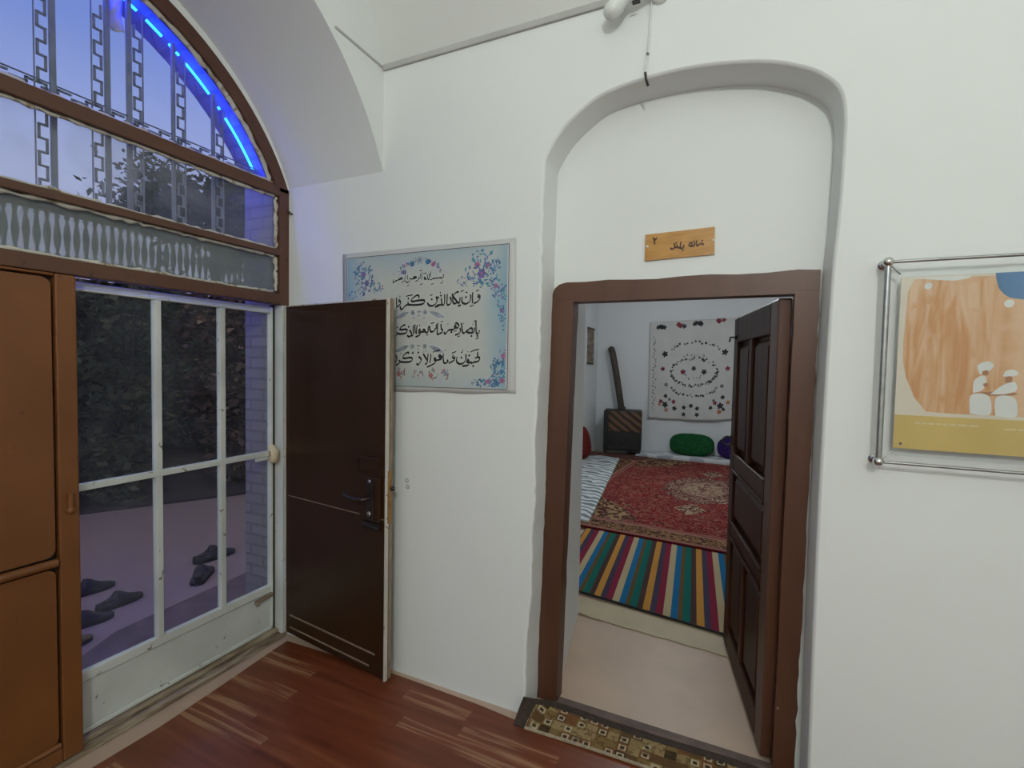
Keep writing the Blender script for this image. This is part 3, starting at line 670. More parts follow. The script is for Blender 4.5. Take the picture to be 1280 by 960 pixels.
def mattress_mat(nm, a, c, sc):
    g = N(nm, .9, spec=.1); o = g.map()
    w1 = g.wave(g.map((1, 1, 1)), sc, 5.5, 'BANDS', 'Y', 1, 2.2); g.color(g.ramp(w1, [(.30, c), (.52, a)])); g.bump(g.noise(o, 20, 3), .3, .01); return g.m
M['matt1'] = mattress_mat('white_cover_grey_scrolls', (.62, .66, .66), (.20, .23, .25), 2.3)
M['matt2'] = mattress_mat('white_cover_faint_stripes', (.60, .63, .65), (.36, .39, .43), 1.6)
def cushion_slab(nm, P, z0, z1, mk, lab, cat, grp=None):
    b = MB(); n = 14; hi = []; lo_ = []
    for i in range(n * 3 + 1):
        r1 = []; r0 = []
        for j in range(n + 1):
            a, c = j / n, i / (n * 3)
            x = (P[0][0] * (1 - a) + P[1][0] * a) * (1 - c) + (P[3][0] * (1 - a) + P[2][0] * a) * c
            y = (P[0][1] * (1 - a) + P[1][1] * a) * (1 - c) + (P[3][1] * (1 - a) + P[2][1] * a) * c
            e_ = max(0, 1 - (2 * a - 1) ** 6) ** .5 * max(0, 1 - (2 * c - 1) ** 16) ** .5
            puff = .006 * math.sin(a * 9) * math.sin(c * 30)
            r1.append((x, y, z0 + (z1 - z0) * (.45 + .55 * e_) + puff)); r0.append((x, y, z0))
        hi.append(r1); lo_.append(r0)
    b.grid(hi, 0, True)
    for A in ((hi[0], lo_[0]), (hi[-1], lo_[-1]), ([r[0] for r in hi], [r[0] for r in lo_]), ([r[-1] for r in hi], [r[-1] for r in lo_])): b.grid(A, 0, True)
    return tag(b.build(nm, mk), lab, cat, grp)
cushion_slab('floor_mattress', [(-2.10, 4.72), (-1.23, 4.55), (-1.66, 7.95), (-2.26, 7.95)], .036, .075, 'matt1', 'thin white floor mattress with grey scrolls along the left wall', 'mattress')
cushion_slab('floor_mattress', [(-1.48, 8.33), (1.2, 8.30), (1.2, 8.74), (-1.42, 8.74)], .036, .10, 'matt2', 'white striped floor mattress along the far wall under the green cushion', 'mattress')
g = N('dark_patterned_rug', .95, spec=.1); g.color(g.mix(g.math('GREATER_THAN', g.noise(g.map(), 18, 3, 1.5), .52), (.085, .04, .035), (.17, .075, .06))); M['rug2'] = g.m
tag(quad_rug('small_rug', [(-2.26, 8.02), (-1.30, 7.98), (-1.25, 8.31), (-2.26, 8.34)], .036, .046, 'rug2', 8), 'small dark reddish rug on the floor in front of the stove', 'rug')

# ------------------------------------------------------------------ guest room things
def cushion(nm, at, w, h, dp, mk, lab, rz=0.0, lean=.22, n=22):
    b = MB(); rows = []
    for i in range(n + 1):
        v = -1 + 2 * i / n; r = []
        for k in range(28):
            a = 2 * PI * k / 28; ca, sa = math.cos(a), math.sin(a)
            # rounded-rectangle outline, thickness falling towards the rim
            px = math.copysign(abs(ca) ** .55, ca); pz = math.copysign(abs(sa) ** .75, sa)
            rr_ = math.sqrt(max(0, 1 - v * v)) ** .7
            p = Vector((px * w / 2 * rr_, v * dp / 2, h / 2 + pz * h / 2 * rr_ * (1.0 - .10 * px * px)))
            p.y += (p.z) * lean * 1.0; r.append(p)
        rows.append(r)
    b.grid(rows, 0, True, True); o = b.build(nm, mk); o.location = at; o.rotation_euler = (0, 0, rz)
    return tag(o, lab, 'cushion')
g = N('dark_green_plush', .95, spec=.1); g.color(g.ramp(g.noise(g.map(), 30, 3), [(.3, (.008, .055, .018)), (.7, (.020, .115, .040))])); M['green'] = g.m
g = N('deep_purple_plush', .95, spec=.1); g.color(g.ramp(g.noise(g.map(), 30, 3), [(.3, (.022, .010, .075)), (.7, (.045, .022, .15))])); M['purple'] = g.m
g = N('dark_red_plush', .95, spec=.1); g.color(g.ramp(g.noise(g.map(), 30, 3), [(.3, (.11, .016, .014)), (.7, (.19, .030, .024))])); M['redplush'] = g.m
cushion('cushion', (-.60, 8.50, .095), .70, .36, .20, 'green', 'green cushion leaning on the far wall under the embroidered cloth', lean=.25)
cushion('cushion', (.13, 8.46, .095), .68, .36, .20, 'purple', 'purple cushion leaning on the far wall beside the wooden door leaf', lean=.25)
cushion('cushion', (-2.12, 7.55, .072), .62, .50, .17, 'redplush', 'dark red cushion leaning on the left wall of the guest room', PI / 2, lean=.2)

g = N('brown_enamel_streaks', .35); w1 = g.wave(g.map((1, 1, 1), (0, math.radians(-38), 0)), 3.0, 1.6, 'BANDS', 'Z', 3, 1.5)
g.color(g.ramp(w1, [(.25, (.030, .018, .012)), (.55, (.120, .066, .036)), (.8, (.165, .095, .055))])); M['enamel'] = g.m
M['stove'] = vary('dark_stove_metal', (.018, .019, .018), .25, 14, .5); M['pipe'] = vary('sooty_pipe', (.060, .048, .036), .25, 18, .5, .3)
s = thing('heater_stove', (-1.73, 8.48, .045), 'brown and black oil heater stove with a chimney pipe in the far left corner', 'stove', math.radians(9))
def sb(nm, bx, mk, bev=.008):
    k = MB(); k.box(*bx); return k.build(nm, mk, s, local=True, bev=bev)
sb('body', (-.32, .32, -.13, .19, .055, .74), 'stove', .018); sb('front_panel', (-.235, .312, -.142, -.128, .385, .735), 'enamel'); sb('door', (-.235, .312, -.142, -.128, .07, .375), 'stove')
sb('side_column', (-.318, -.245, -.146, -.128, .06, .738), 'stove'); sb('top_grille', (-.30, .30, -.11, .17, .74, .752), 'stove', .004)
for q in range(5): sb('louvre', (-.20, .28, -.150, -.140, .10 + q * .05, .118 + q * .05), 'stove', .003)
for px_, py_ in ((-.28, -.1), (.28, -.1), (-.28, .15), (.28, .15)): sb('foot', (px_ - .025, px_ + .025, py_ - .025, py_ + .025, 0, .06), 'stove', .003)
k = MB(); k.tube([(-.03, .08, .745), (-.075, .085, 1.0), (-.145, .09, 1.4), (-.205, .095, 1.70), (-.222, .10, 1.765), (-.24, .13, 1.80), (-.25, .20, 1.80), (-.25, .235, 1.80)], .056, 16); k.build('chimney_pipe', 'pipe', s, local=True)
k = MB(); k.lathe([(.062, 0), (.068, .0), (.068, .05), (.062, .05)], 16, mat=Matrix.Translation((-.03, .08, .748))); k.build('pipe_collar', 'pipe', s, local=True)

g = N('woven_picture', .9); g.color(g.ramp(g.noise(g.map(), 22, 3, 1), [(.35, (.10, .07, .05)), (.5, (.24, .18, .13)), (.65, (.42, .38, .32))])); M['wallrug'] = g.m
p_ = thing('woven_wall_hanging', (-2.27, 8.2, 1.9), 'narrow brown woven hanging on the left wall above the stove', 'wall hanging')
b = MB(); b.box(-2.28, -2.262, 8.04, 8.42, 1.60, 2.18); b.build('weave', 'wallrug', p_, bev=.004)
b = MB(); b.tube([(-2.262, 8.01, 2.19), (-2.262, 8.45, 2.19)], .013, 8); b.build('rod', 'pipe', p_)
b = MB(); b.box(-2.279, -2.260, 8.04, 8.42, 1.575, 1.60); b.build('fringe', 'stove', p_)

# embroidered cloth
M['cloth'] = vary('off_white_cotton', (.62, .625, .60), .04, 4, .95, spec=.05)
M['thread_dark'] = vary('dark_thread', (.030, .034, .040), .3, 60, .9); M['thread_red'] = vary('red_thread', (.24, .045, .065), .3, 60, .9)
M['thread_orange'] = vary('orange_thread', (.50, .18, .10), .3, 60, .9); M['thread_grey'] = vary('grey_green_thread', (.17, .19, .18), .3, 60, .9)
CX0, CX1, CZ0, CZ1 = -1.36, .14, .70, 2.37
def cloth_pt(u, v, off=0.0):     # u 0..1 left to right, v 0..1 top to bottom
    fold = .012 * math.sin(u * 23 + v * 3) * v + .016 * math.sin(u * 9 - v * 4) * v * v + .010 * math.exp(-((v - .85) / .12) ** 2) * math.sin(u * 31)
    x = CX0 + (CX1 - CX0) * (u * (1 - .035 * v) + .012 * v) ; z = CZ1 - .045 + .055 * u - (CZ1 - CZ0 - .01 + .03 * math.sin(u * PI)) * v
    return Vector((x, 8.715 - .018 * v - fold - off, z))
t = thing('embroidered_cloth', (-.61, 8.7, 2.35), 'off white embroidered cloth with a ring of dark flowers hung on the far wall', 'wall cloth')
b = MB(); b.grid([[cloth_pt(u / 50, v / 50) for u in range(51)] for v in range(51)], 0, True); b.build('cloth', 'cloth', t, solid=.004)
re = random.Random(11)
def tl(zx, zy): return ((zx - 70) / 700.0, (zy - 98) / 775.0)
def blossom(b, zx, zy, r, petals, mi, elong=1.0):
    u, v = tl(zx, zy); a0 = re.uniform(0, 6)
    for p in range(petals):
        a = a0 + 2 * PI * p / petals; c = (u + r * .55 * math.cos(a), v + r * .5 * math.sin(a)); q = []
        for j in range(6):
            t_ = 2 * PI * j / 6; ex, ey = r * .50 * math.cos(t_), r * .36 * math.sin(t_)
            q.append(cloth_pt(min(max(c[0] + ex * math.cos(a) - ey * math.sin(a), 0), 1), min(max(c[1] + ex * math.sin(a) + ey * math.cos(a), 0), 1), .006))
        b.face(q[::-1], mi)
em = MB()
for zx, zy, mi in ((160, 138, 0), (310, 135, 1), (435, 128, 0), (605, 115, 1), (752, 100, 0)):
    for k in range(5): blossom(em, zx + re.uniform(-26, 26), zy + re.uniform(-9, 9), .026, 5, mi if re.random() < .8 else 0)
def arc_(cx, cy, rx, ry, a0, a1, n, r=.014, mi=0, jx=9):
    for k in range(n):
        a = math.radians(a0 + (a1 - a0) * k / max(1, n - 1)); m2 = mi if re.random() < .72 else 3
        blossom(em, cx + rx * math.cos(a) + re.uniform(-jx, jx), cy - ry * math.sin(a) + re.uniform(-jx, jx), r * re.uniform(.6, 1.25), re.choice((3, 4, 5)), m2)
arc_(420, 500, 170, 105, 0, 360, 46); arc_(420, 520, 165, 85, 180, 360, 22); arc_(420, 350, 185, 78, 20, 160, 17); arc_(425, 590, 185, 95, 205, 335, 20)
arc_(420, 400, 80, 35, 0, 180, 9, .010, 3); arc_(415, 520, 50, 28, 180, 360, 7, .010, 3)
for zx, zy, r, mi in ((195, 358, .034, 0), (640, 355, .034, 0), (180, 475, .026, 1), (665, 480, .026, 1), (338, 498, .030, 1), (495, 500, .030, 0), (418, 472, .026, 0), (210, 600, .022, 3), (630, 612, .022, 3),
                      (205, 758, .036, 0), (625, 762, .036, 0), (208, 690, .024, 0), (640, 697, .024, 0), (280, 785, .026, 0), (555, 775, .022, 0), (353, 775, .024, 0), (408, 760, .024, 0), (455, 780, .024, 0), (353, 828, .024, 0), (455, 828, .024, 0),
                      (170, 735, .026, 1), (272, 732, .024, 1), (215, 800, .024, 2), (585, 740, .024, 1), (680, 738, .024, 2), (620, 808, .026, 2), (160, 760, .018, 2), (575, 720, .018, 3), (240, 715, .02, 3), (650, 790, .02, 0)):
    blossom(em, zx, zy, r, 5, mi); blossom(em, zx, zy, r * .6, 4, mi)
for k in range(34):
    zy = 225 + k * 17.5
    for zx in (112, 735): blossom(em, zx + re.uniform(-13, 13) - (zy - 225) * (.0 if zx < 400 else .03), zy + re.uniform(-5, 5), re.uniform(.008, .013), 3, 3 if re.random() < .6 else 0)
em.build('embroidery', ['thread_dark', 'thread_red', 'thread_orange', 'thread_grey'], t)

# ------------------------------------------------------------------ writing, traced in tenths of a millimetre on its own sheet
INK_MAIN=[[(3121,1081),(3055,1042),(3067,958),(3133,989),(3137,1056),(3153,905),(3070,791),(2956,720),(2841,695)],[(2784,1196),(2773,920),(2784,684)],[(2670,1092),(2683,923),(2636,790),(2512,701),(2375,684),(2256,753),(2224,873),(2245,1008)],[(2133,995),(2120,825),(2094,733),(1988,771),(1897,885),(1734,1062)],[(2060,1219),(1970,1237),(1842,1155),(1754,1070)],[(1712,1183),(1745,959),(1758,804),(1830,708),(1929,730),(1988,771)],[(1597,1033),(1666,876),(1648,748),(1549,665),(1427,675)],[(1450,1168),(1437,919),(1433,695)],[(1307,1166),(1313,837),(1264,670),(1172,700),(1149,809),(1126,983)],[(1172,700),(1069,669),(946,668),(843,628)],[(992,1040),(878,1010),(846,1081)],[(995,1049),(903,995),(870,1080)],[(872,1001),(884,853),(793,713),(648,651),(501,656),(399,726),(362,819)],[(-131,1031),(-143,1138),(-240,1177),(-423,1096),(-552,994),(-573,923),(-464,892),(-162,929),(117,933),(198,881),(161,791),(13,743),(-288,722),(-636,734),(-812,757)],[(-748,911),(-773,823),(-713,749)],[(-812,757),(-944,693),(-1053,589),(-1159,532),(-1221,621),(-1233,712)],[(-1248,1029),(-1308,986),(-1291,909),(-1224,938),(-1216,820),(-1334,715),(-1479,647)],[(-1451,1118),(-1455,900),(-1444,718)],[(3151,-506),(3138,-623),(3068,-677),(3000,-630),(2981,-437),(2971,-100)],[(2890,-402),(2887,-570),(2798,-629),(2633,-632),(2475,-569),(2572,-508),(2678,-436),(2761,-431),(2798,-519),(2768,-620)],[(2446,-583),(2359,-653),(2283,-581),(2248,-393),(2222,-171)],[(2147,-409),(2176,-546),(2092,-665),(1894,-735)],[(1877,-337),(1911,-191),(2015,-205),(2082,-305),(2038,-390),(1938,-392),(1857,-345),(1966,-283)],[(1898,-406),(1799,-473),(1679,-485),(1538,-508),(1442,-607),(1357,-681),(1304,-571)],[(1703,-498),(1684,-584),(1745,-602)],[(1124,-204),(1148,-413),(1215,-518),(1176,-622),(1079,-639),(998,-694),(924,-637),(933,-410),(942,-148)],[(865,-208),(857,-462)],[(810,-391),(770,-499),(697,-551),(582,-564),(522,-466),(478,-320),(415,-386),(409,-562),(351,-600)],[(351,-600),(266,-582),(204,-463),(115,-470),(78,-550),(202,-560)],[(74,-559),(-55,-597),(-119,-607),(-100,-441),(-38,-522),(-43,-682),(-160,-756),(-311,-800)],[(-221,-235),(-246,-448),(-252,-681)],[(-351,-197),(-342,-411),(-324,-635)],[(-449,-240),(-443,-661),(-507,-747),(-596,-705)],[(-664,-461),(-548,-624),(-573,-736),(-704,-789),(-793,-712)],[(-910,-224),(-1021,-240),(-1193,-346),(-1237,-422),(-1103,-447),(-907,-431),(-803,-481),(-839,-589),(-1016,-642),(-1284,-654),(-1419,-580)],[(-1418,-680),(-1485,-762)],[(3083,-1498),(3093,-1717),(3174,-1750),(3167,-1871),(3044,-1937),(2890,-1960),(2784,-2009),(2730,-1925)],[(3088,-1726),(2944,-1778)],[(2730,-1925),(2696,-1968),(2618,-1978),(2535,-1945),(2567,-1851),(2632,-1910),(2642,-2029),(2591,-2101),(2464,-2134),(2306,-2148)],[(2470,-1605),(2489,-1809),(2421,-1950),(2304,-2034),(2146,-2049),(2025,-1974),(1993,-1850),(2034,-1712)],[(1839,-1636),(1784,-1732),(1842,-1800),(1901,-1731),(1887,-1852),(1843,-1907),(1703,-1975),(1572,-2033)],[(1478,-1883),(1541,-1947),(1460,-2017),(1369,-2033),(1306,-1973),(1277,-1790),(1279,-1581)],[(1231,-1773),(1085,-1661),(1028,-1697),(1112,-1792),(1170,-1847),(1026,-1881),(881,-1909)],[(895,-1891),(812,-1922),(785,-1796),(863,-1848),(834,-2015),(627,-2134),(374,-2236)],[(594,-1613),(569,-1834),(545,-2047)],[(152,-1608),(304,-1802),(402,-1925),(351,-2068),(266,-2078)],[(433,-1588),(411,-1800),(381,-1978)],[(-108,-1735),(38,-1876),(-30,-2024),(-141,-2133),(-229,-2059)],[(-693,-1633),(-716,-1547),(-849,-1580),(-998,-1690),(-1024,-1803),(-907,-1838),(-691,-1799),(-515,-1812),(-503,-1920),(-640,-1998),(-932,-2020),(-1196,-2002),(-1268,-1912)],[(-1222,-2003),(-1289,-2095),(-1469,-2172)],[(-1474,-1677),(-1400,-1877),(-1489,-2011),(-1538,-2026)]]
INK_FINE=[[(3118,1277),(2947,1223)],[(2843,615),(2631,551)],[(2522,1199),(2405,1201)],[(2325,1292),(2149,1241)],[(1060,1280),(1081,1210)],[(640,1176),(494,1130)],[(-490,1205),(-730,1179),(-883,1150)],[(-1261,1201),(-1249,1110)],[(3139,-859),(2967,-917)],[(3009,-84),(2856,-128)],[(2839,-241),(2801,-266)],[(2351,-173),(2332,-241)],[(2173,-760),(2005,-827)],[(1980,-509),(1841,-577)],[(1225,-84),(1123,-113)],[(1492,-201),(1513,-231)],[(437,-682),(310,-738)],[(764,-145),(556,-185)],[(-1310,-308),(-1445,-361)],[(-92,-219),(-70,-290)],[(2313,-1401),(2279,-1521),(2216,-1530)],[(3167,-1376),(2880,-1432),(2707,-1514)],[(2570,-1476),(2590,-1510)],[(1976,-1480),(1857,-1527),(1737,-1559)],[(1359,-1423),(1370,-1467)],[(1102,-1398),(1020,-1451),(875,-1475)],[(1095,-1425),(888,-1461),(702,-1533)],[(278,-1473),(300,-1491)],[(-519,-1541),(-409,-1609)],[(-1161,-1546),(-1171,-1656)]]
INK_DOTS=[[(2438,983)],[(2061,606)],[(2140,624)],[(1104,1105)],[(602,950)],[(-750,1037)],[(816,590)],[(923,608)],[(2752,-780)],[(3061,-779)],[(-710,-317)],[(2864,-2135)],[(2651,-1658)],[(2250,-1764)],[(-128,-1548)]]
INK_BAS=[[(1212,2089),(1226,1964),(1117,1915),(1017,1955),(956,1913),(845,1934),(721,1905),(658,1938),(596,1891),(491,1859)],[(502,2267),(519,1983)],[(436,2177),(445,1920),(374,1903),(315,2142)],[(306,1911),(179,1914),(160,2014),(229,1968),(179,1914)],[(29,2254),(3,1896)],[(-63,2185),(-75,1995),(-142,1978)],[(-168,2032),(-187,1917),(-341,1836)],[(-259,2031),(-402,2073),(-479,2028),(-297,2008),(-452,1969),(-583,1964),(-648,2006),(-687,1954),(-707,1848),(-812,1811),(-918,1866),(-911,1945)],[(-808,2176),(-803,1939)],[(-922,2161),(-938,2018)],[(-973,2024),(-1003,1914),(-1167,1836)],[(-1079,1997),(-1218,2059),(-1324,1974),(-1159,1995),(-1351,1969),(-1431,1941),(-1539,1903),(-1458,1953),(-1614,1881),(-1673,1834),(-1670,2008)]]
INK_BASF=[[(1204,1800),(1181,1718),(1071,1662)],[(686,1686),(549,1642)],[(289,2211),(117,2164)],[(67,1713),(-91,1657)],[(-710,1699),(-846,1634)],[(-1389,1787),(-1381,1747)],[(-1597,2254),(-1583,2221)],[(32,2348),(-108,2315)],[(-1352,2099),(-1373,2057)]]
SIGN_INK=[[(950,-135),(840,-82),(738,-147),(669,-153)],[(674,60),(685,-147)],[(601,-62),(576,-153),(470,-149),(398,-114),(431,-23),(497,-40),(493,-139)],[(618,-14),(602,-111)],[(196,-65),(176,-194),(69,-186),(85,57)],[(69,-186),(-40,-162),(-67,-43)],[(-64,-160),(-136,-144),(-178,29)],[(-136,-144),(-243,-221),(-324,-159)]]
SIGN_DOTS=[[(883,32)],[(168,-298)],[(-93,22)],[(570,15)]]
SIGN_DIGIT=[[(-945,23),(-960,210),(-1014,324)],[(-976,229),(-911,228),(-864,303)]]

# ------------------------------------------------------------------ calligraphy poster
M['ink'] = vary('black_ink', (.022, .022, .022), .2, 40, .6)
M['line'] = vary('thin_grey_rule', (.10, .10, .10), .2, 40, .6)
g = N('printed_sky_sheet', .42, spec=.35); xy = g.xyz()
nx = g.math('ADD', g.math('ABSOLUTE', xy['X']), g.math('MULTIPLY', g.noise(g.map(), 4, 3), .16)); nz = g.math('ADD', xy['Z'], g.math('MULTIPLY', g.noise(g.map(loc=(3, 0, 1)), 4, 3), .12))
f1 = g.ramp(nx, [(.40, 0.0), (.56, 1.0)]); f2 = g.ramp(nz, [(.26, 0.0), (.40, 1.0)]); f3 = g.ramp(g.math('MULTIPLY', nz, -1.0), [(.14, 0.0), (.30, .8)])
f = g.math('MAXIMUM', f1, g.math('MULTIPLY', g.math('MAXIMUM', f2, f3), .55))
body = g.mix(f, (.54, .56, .53), (.25, .42, .53))
inside = g.math('MULTIPLY', g.math('LESS_THAN', g.math('ABSOLUTE', g.math('ADD', xy['X'], .004)), .452), g.math('LESS_THAN', g.math('ABSOLUTE', g.math('SUBTRACT', xy['Z'], .001)), .318))
g.color(g.mix(inside, (.56, .565, .56), body)); M['sheet'] = g.m
PC = (-1.363, 1.9365, 1.752)
t = thing('calligraphy_poster', PC, 'pale blue calligraphy poster with floral corners on the wall behind the open metal door', 'poster')
def sheet_y(u, v): return .0015 - .0030 * math.sin(u * 13) * max(0, -v - .1) * 3 - .002 * math.sin(u * 5 + 1) ** 2
def on(off):
    return lambda u, v: Vector((u, sheet_y(u, v) - off, v))
b = MB(); TL_, TR_, BR_, BL_ = (-.489, .346), (.488, .343), (.500, -.333), (-.477, -.352); n = 30; rw = []
for i in range(n + 1):
    r = []
    for j in range(n + 1):
        a, c = j / n, i / n
        u = (TL_[0] * (1 - a) + TR_[0] * a) * (1 - c) + (BL_[0] * (1 - a) + BR_[0] * a) * c
        v = (TL_[1] * (1 - a) + TR_[1] * a) * (1 - c) + (BL_[1] * (1 - a) + BR_[1] * a) * c
        if c == 1: v += .004 * math.sin(u * 17)
        r.append(on(0)(u, v))
    rw.append(r)
b.grid(rw, 0, True, flip=True); b.build('sheet', 'sheet', t, local=True, solid=.001)
b = MB(); cs = [(-.461, .322), (.455, .321), (.458, -.315), (-.452, -.322)]
for a, c in zip(cs, cs[1:] + cs[:1]):
    pts = [(a[0] + (c[0] - a[0]) * k / 30, a[1] + (c[1] - a[1]) * k / 30) for k in range(31)]
    for p, q in zip(pts, pts[1:]):
        hx, hz = (0, .0016) if abs(a[0] - c[0]) > .3 else (.0016, 0)
        P = on(.0012); b.face([P(p[0] - hx, p[1] - hz), P(q[0] - hx, q[1] - hz), P(q[0] + hx, q[1] + hz), P(p[0] + hx, p[1] + hz)])
b.build('border_rule', 'line', t, local=True)
sc = lambda L: [[(x / 1e4, z / 1e4) for x, z in s_] for s_ in L]
NIB = math.radians(62)
b = MB(); P = on(.0016)
for s_ in sc(INK_MAIN): pen(b, s_, .0104, .0044, NIB, P)
for s_ in sc(INK_FINE): pen(b, s_, .0060, .0030, NIB, P)
for s_ in sc(INK_DOTS): rhomb(b, s_[0], .0058, P)
for s_ in sc(INK_BAS): pen(b, s_, .0058, .0026, NIB, P)
for s_ in sc(INK_BASF): pen(b, s_, .0048, .0024, NIB, P)
b.build('lettering', 'ink', t, local=True)
for k, c in {'p_blue': (.055, .17, .36), 'p_teal': (.06, .27, .36), 'p_violet': (.16, .14, .34), 'p_pink': (.42, .15, .28), 'p_grey': (.30, .34, .39), 'p_green': (.20, .33, .27), 'p_rose': (.42, .19, .17)}.items(): M[k] = vary('print_' + k[2:], c, .25, 30, .5)
PM = ['p_blue', 'p_teal', 'p_violet', 'p_pink', 'p_grey', 'p_green', 'p_rose']
rf = random.Random(21); fb = None
def spray_part():
    global fb
    if fb: fb.build('floral_spray', PM, t, local=True)
    fb = MB()
spray_part()
def leaf(u, v, l, w_, a, mi, off):
    pts = []
    for s_, ww in ((0, 0), (.3, .8), (.6, 1), (.85, .55), (1, 0), (.85, -.55), (.6, -1), (.3, -.8)):
        x, y = s_ * l - l / 2, ww * w_ / 2; pts.append((u + x * math.cos(a) - y * math.sin(a), v + x * math.sin(a) + y * math.cos(a)))
    pts = [(min(max(p[0], -.45), .45), min(max(p[1], -.312), .314)) for p in pts]
    fb.face([on(off)(*p) for p in pts], mi)
def spray(cu, cv, ru, rv, n, cols, size=.018, tilt=0):
    for k in range(n):
        a = rf.uniform(0, 2 * PI); r = math.sqrt(rf.random()); u = cu + ru * r * math.cos(a); v = cv + rv * r * math.sin(a)
        leaf(u, v, size * rf.uniform(.6, 1.5), size * rf.uniform(.25, .5), rf.uniform(0, PI), rf.choice(cols), .0009 + .00001 * k)
def rosette(u, v, r, mi, mi2, off=.0013):
    r *= .62
    for q in range(6): leaf(u + r * .5 * math.cos(q * PI / 3), v + r * .5 * math.sin(q * PI / 3), r, r * .7, q * PI / 3, mi, off)
    leaf(u, v, r * .5, r * .5, 0, mi2, off + .0001)
B4 = (0, 0, 0, 1, 1, 2)
spray(.325, .225, .088, .080, 95, B4); spray(.40, .135, .045, .045, 30, B4, .016); spray(.425, .06, .022, .07, 26, B4, .016); spray(.432, -.03, .014, .035, 9, B4, .013)
spray(.235, .172, .04, .022, 18, (2, 2, 4), .015); spray(.33, .155, .06, .02, 16, B4, .015)
for q in ((.300, .240, .026, 3, 2), (.350, .238, .024, 3, 2), (.322, .200, .040, 2, 3), (.395, .142, .018, 3, 2), (.425, .035, .020, 2, 3)): rosette(*q)
spray_part()
spray(-.352, .215, .062, .085, 80, B4); spray(-.265, .165, .035, .028, 20, B4, .015); spray(-.425, .135, .028, .03, 14, B4, .015); spray(-.40, .06, .02, .05, 12, B4, .014)
for q in ((-.352, .235, .030, 2, 3), (-.330, .190, .028, 2, 3)): rosette(*q)
spray_part()
for k in range(34):
    a = PI * (k + .5) / 34; spray(-.013 + .115 * math.cos(a), .225 + .055 * math.sin(a), .014, .014, 2, (0, 3, 4, 4, 2, 5), .014)
for q in ((-.055, .268, .024, 0, 1), (.035, .272, .024, 0, 1), (.065, .258, .022, 3, 2), (-.10, .232, .022, 2, 4), (-.01, .283, .030, 4, 0)): rosette(*q)
spray_part()
spray(.410, -.235, .036, .062, 60, B4); spray(.350, -.290, .075, .020, 40, B4); spray(.432, -.165, .018, .03, 12, (3, 2, 0), .014)
for q in ((.432, -.275, .024, 3, 2), (.36, -.282, .02, 3, 2), (.435, -.165, .020, 3, 2)): rosette(*q)
for cx_, w_ in ((-.11, .05), (-.02, .06), (.07, .05), (.14, .035)):
    spray_part(); spray(cx_, -.255, w_ * .6, .026, 15, (3, 5, 4, 6, 6), .016)
    for q in ((.142, -.250, .026, 4, 2), (.06, -.262, .024, 6, 3), (-.13, -.26, .024, 6, 3)):
        if abs(q[0] - cx_) < .025: rosette(*q)
for cv in (.036, -.126):
    spray_part()
    for s_ in (-1, 1):
        rosette(-.013 + s_ * .036, cv, .022, 4, 2); leaf(-.013 + s_ * .10, cv - .012, .09, .022, -s_ * .35, 4, .0008); leaf(-.013 + s_ * .030, cv - .026, .012, .008, 0, 4, .0012)
    leaf(-.013, cv + .003, .026, .009, 0, 4, .0012); leaf(-.013, cv - .014, .012, .010, 0, 4, .0012)
spray_part()

# ------------------------------------------------------------------ name plate over the inner door
g = N('orange_laminate', .30); g.color(g.ramp(g.noise(g.map((3, 3, 14)), 3, 4, .4), [(.3, (.42, .195, .035)), (.7, (.56, .29, .070))])); M['plate'] = g.m
M['brownink'] = vary('dark_brown_lettering', (.085, .030, .012), .2, 40, .5)
t = thing('name_plate', (-.221, 2.086, 2.05), 'small orange name plate with dark lettering screwed above the inner doorway', 'sign')
b = MB(); b.prism([(-.133, .046), (.133, .053), (.135, -.054), (-.133, -.061)][::-1], lambda u, v, q: Vector((u, q, v)), .003, -.005); b.build('plate', 'plate', t, local=True, bev=.0015)
pl_ = lambda u, v: Vector((u, -.0058, v))
b = MB(); N2 = math.radians(70)
for s_ in sc(SIGN_INK): pen(b, s_, .0082, .0054, N2, pl_)
for s_ in sc(SIGN_DOTS): rhomb(b, s_[0], .0044, pl_)
b.build('lettering', 'brownink', t, local=True)
b = MB()
for s_ in sc(SIGN_DIGIT): pen(b, s_, .0075, .0060, N2, pl_)
b.build('numeral', 'brownink', t, local=True)
for u, v in ((-.124, -.004), (.129, .001)):
    b = MB(); b.lathe([(.0001, .003), (.0035, .0025), (.0048, 0), (.0048, -.002)], 14, mat=Matrix.Translation((u, -.006, v)) @ Matrix.Rotation(PI / 2, 4, 'X')); b.build('screw', 'plastic', t, local=True)

# ------------------------------------------------------------------ framed ruin picture on steel stand-offs
t = thing('framed_picture', (.66, 1.90, 1.58), 'clear framed picture of an orange mud-brick ruin held by steel rods at the right', 'picture')
RX0, RX1, RZ0, RZ1, RY = .4255, 1.36, 1.264, 1.891, 1.880
for p in ((RX0, RZ1), (RX0, RZ0), (RX1, RZ1), (RX1, RZ0)):
    b = MB(); b.ball((p[0], RY, p[1]), .0155, 18); b.tube([(p[0], RY, p[1]), (p[0], YA + .004, p[1])], .008, 12); b.lathe([(.0001, 0), (.015, 0), (.015, .006), (.0001, .007)], 16, mat=Matrix.Translation((p[0], YA, p[1])) @ Matrix.Rotation(PI / 2, 4, 'X')); b.build('standoff', 'chrome', t)
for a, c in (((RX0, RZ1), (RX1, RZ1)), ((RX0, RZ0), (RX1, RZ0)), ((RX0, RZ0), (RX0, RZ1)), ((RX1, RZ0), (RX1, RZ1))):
    b = MB(); b.tube([(a[0], RY, a[1]), (c[0], RY, c[1])], .0088 if a[0] == c[0] else .0052, 10); b.build('rod', 'steel', t)
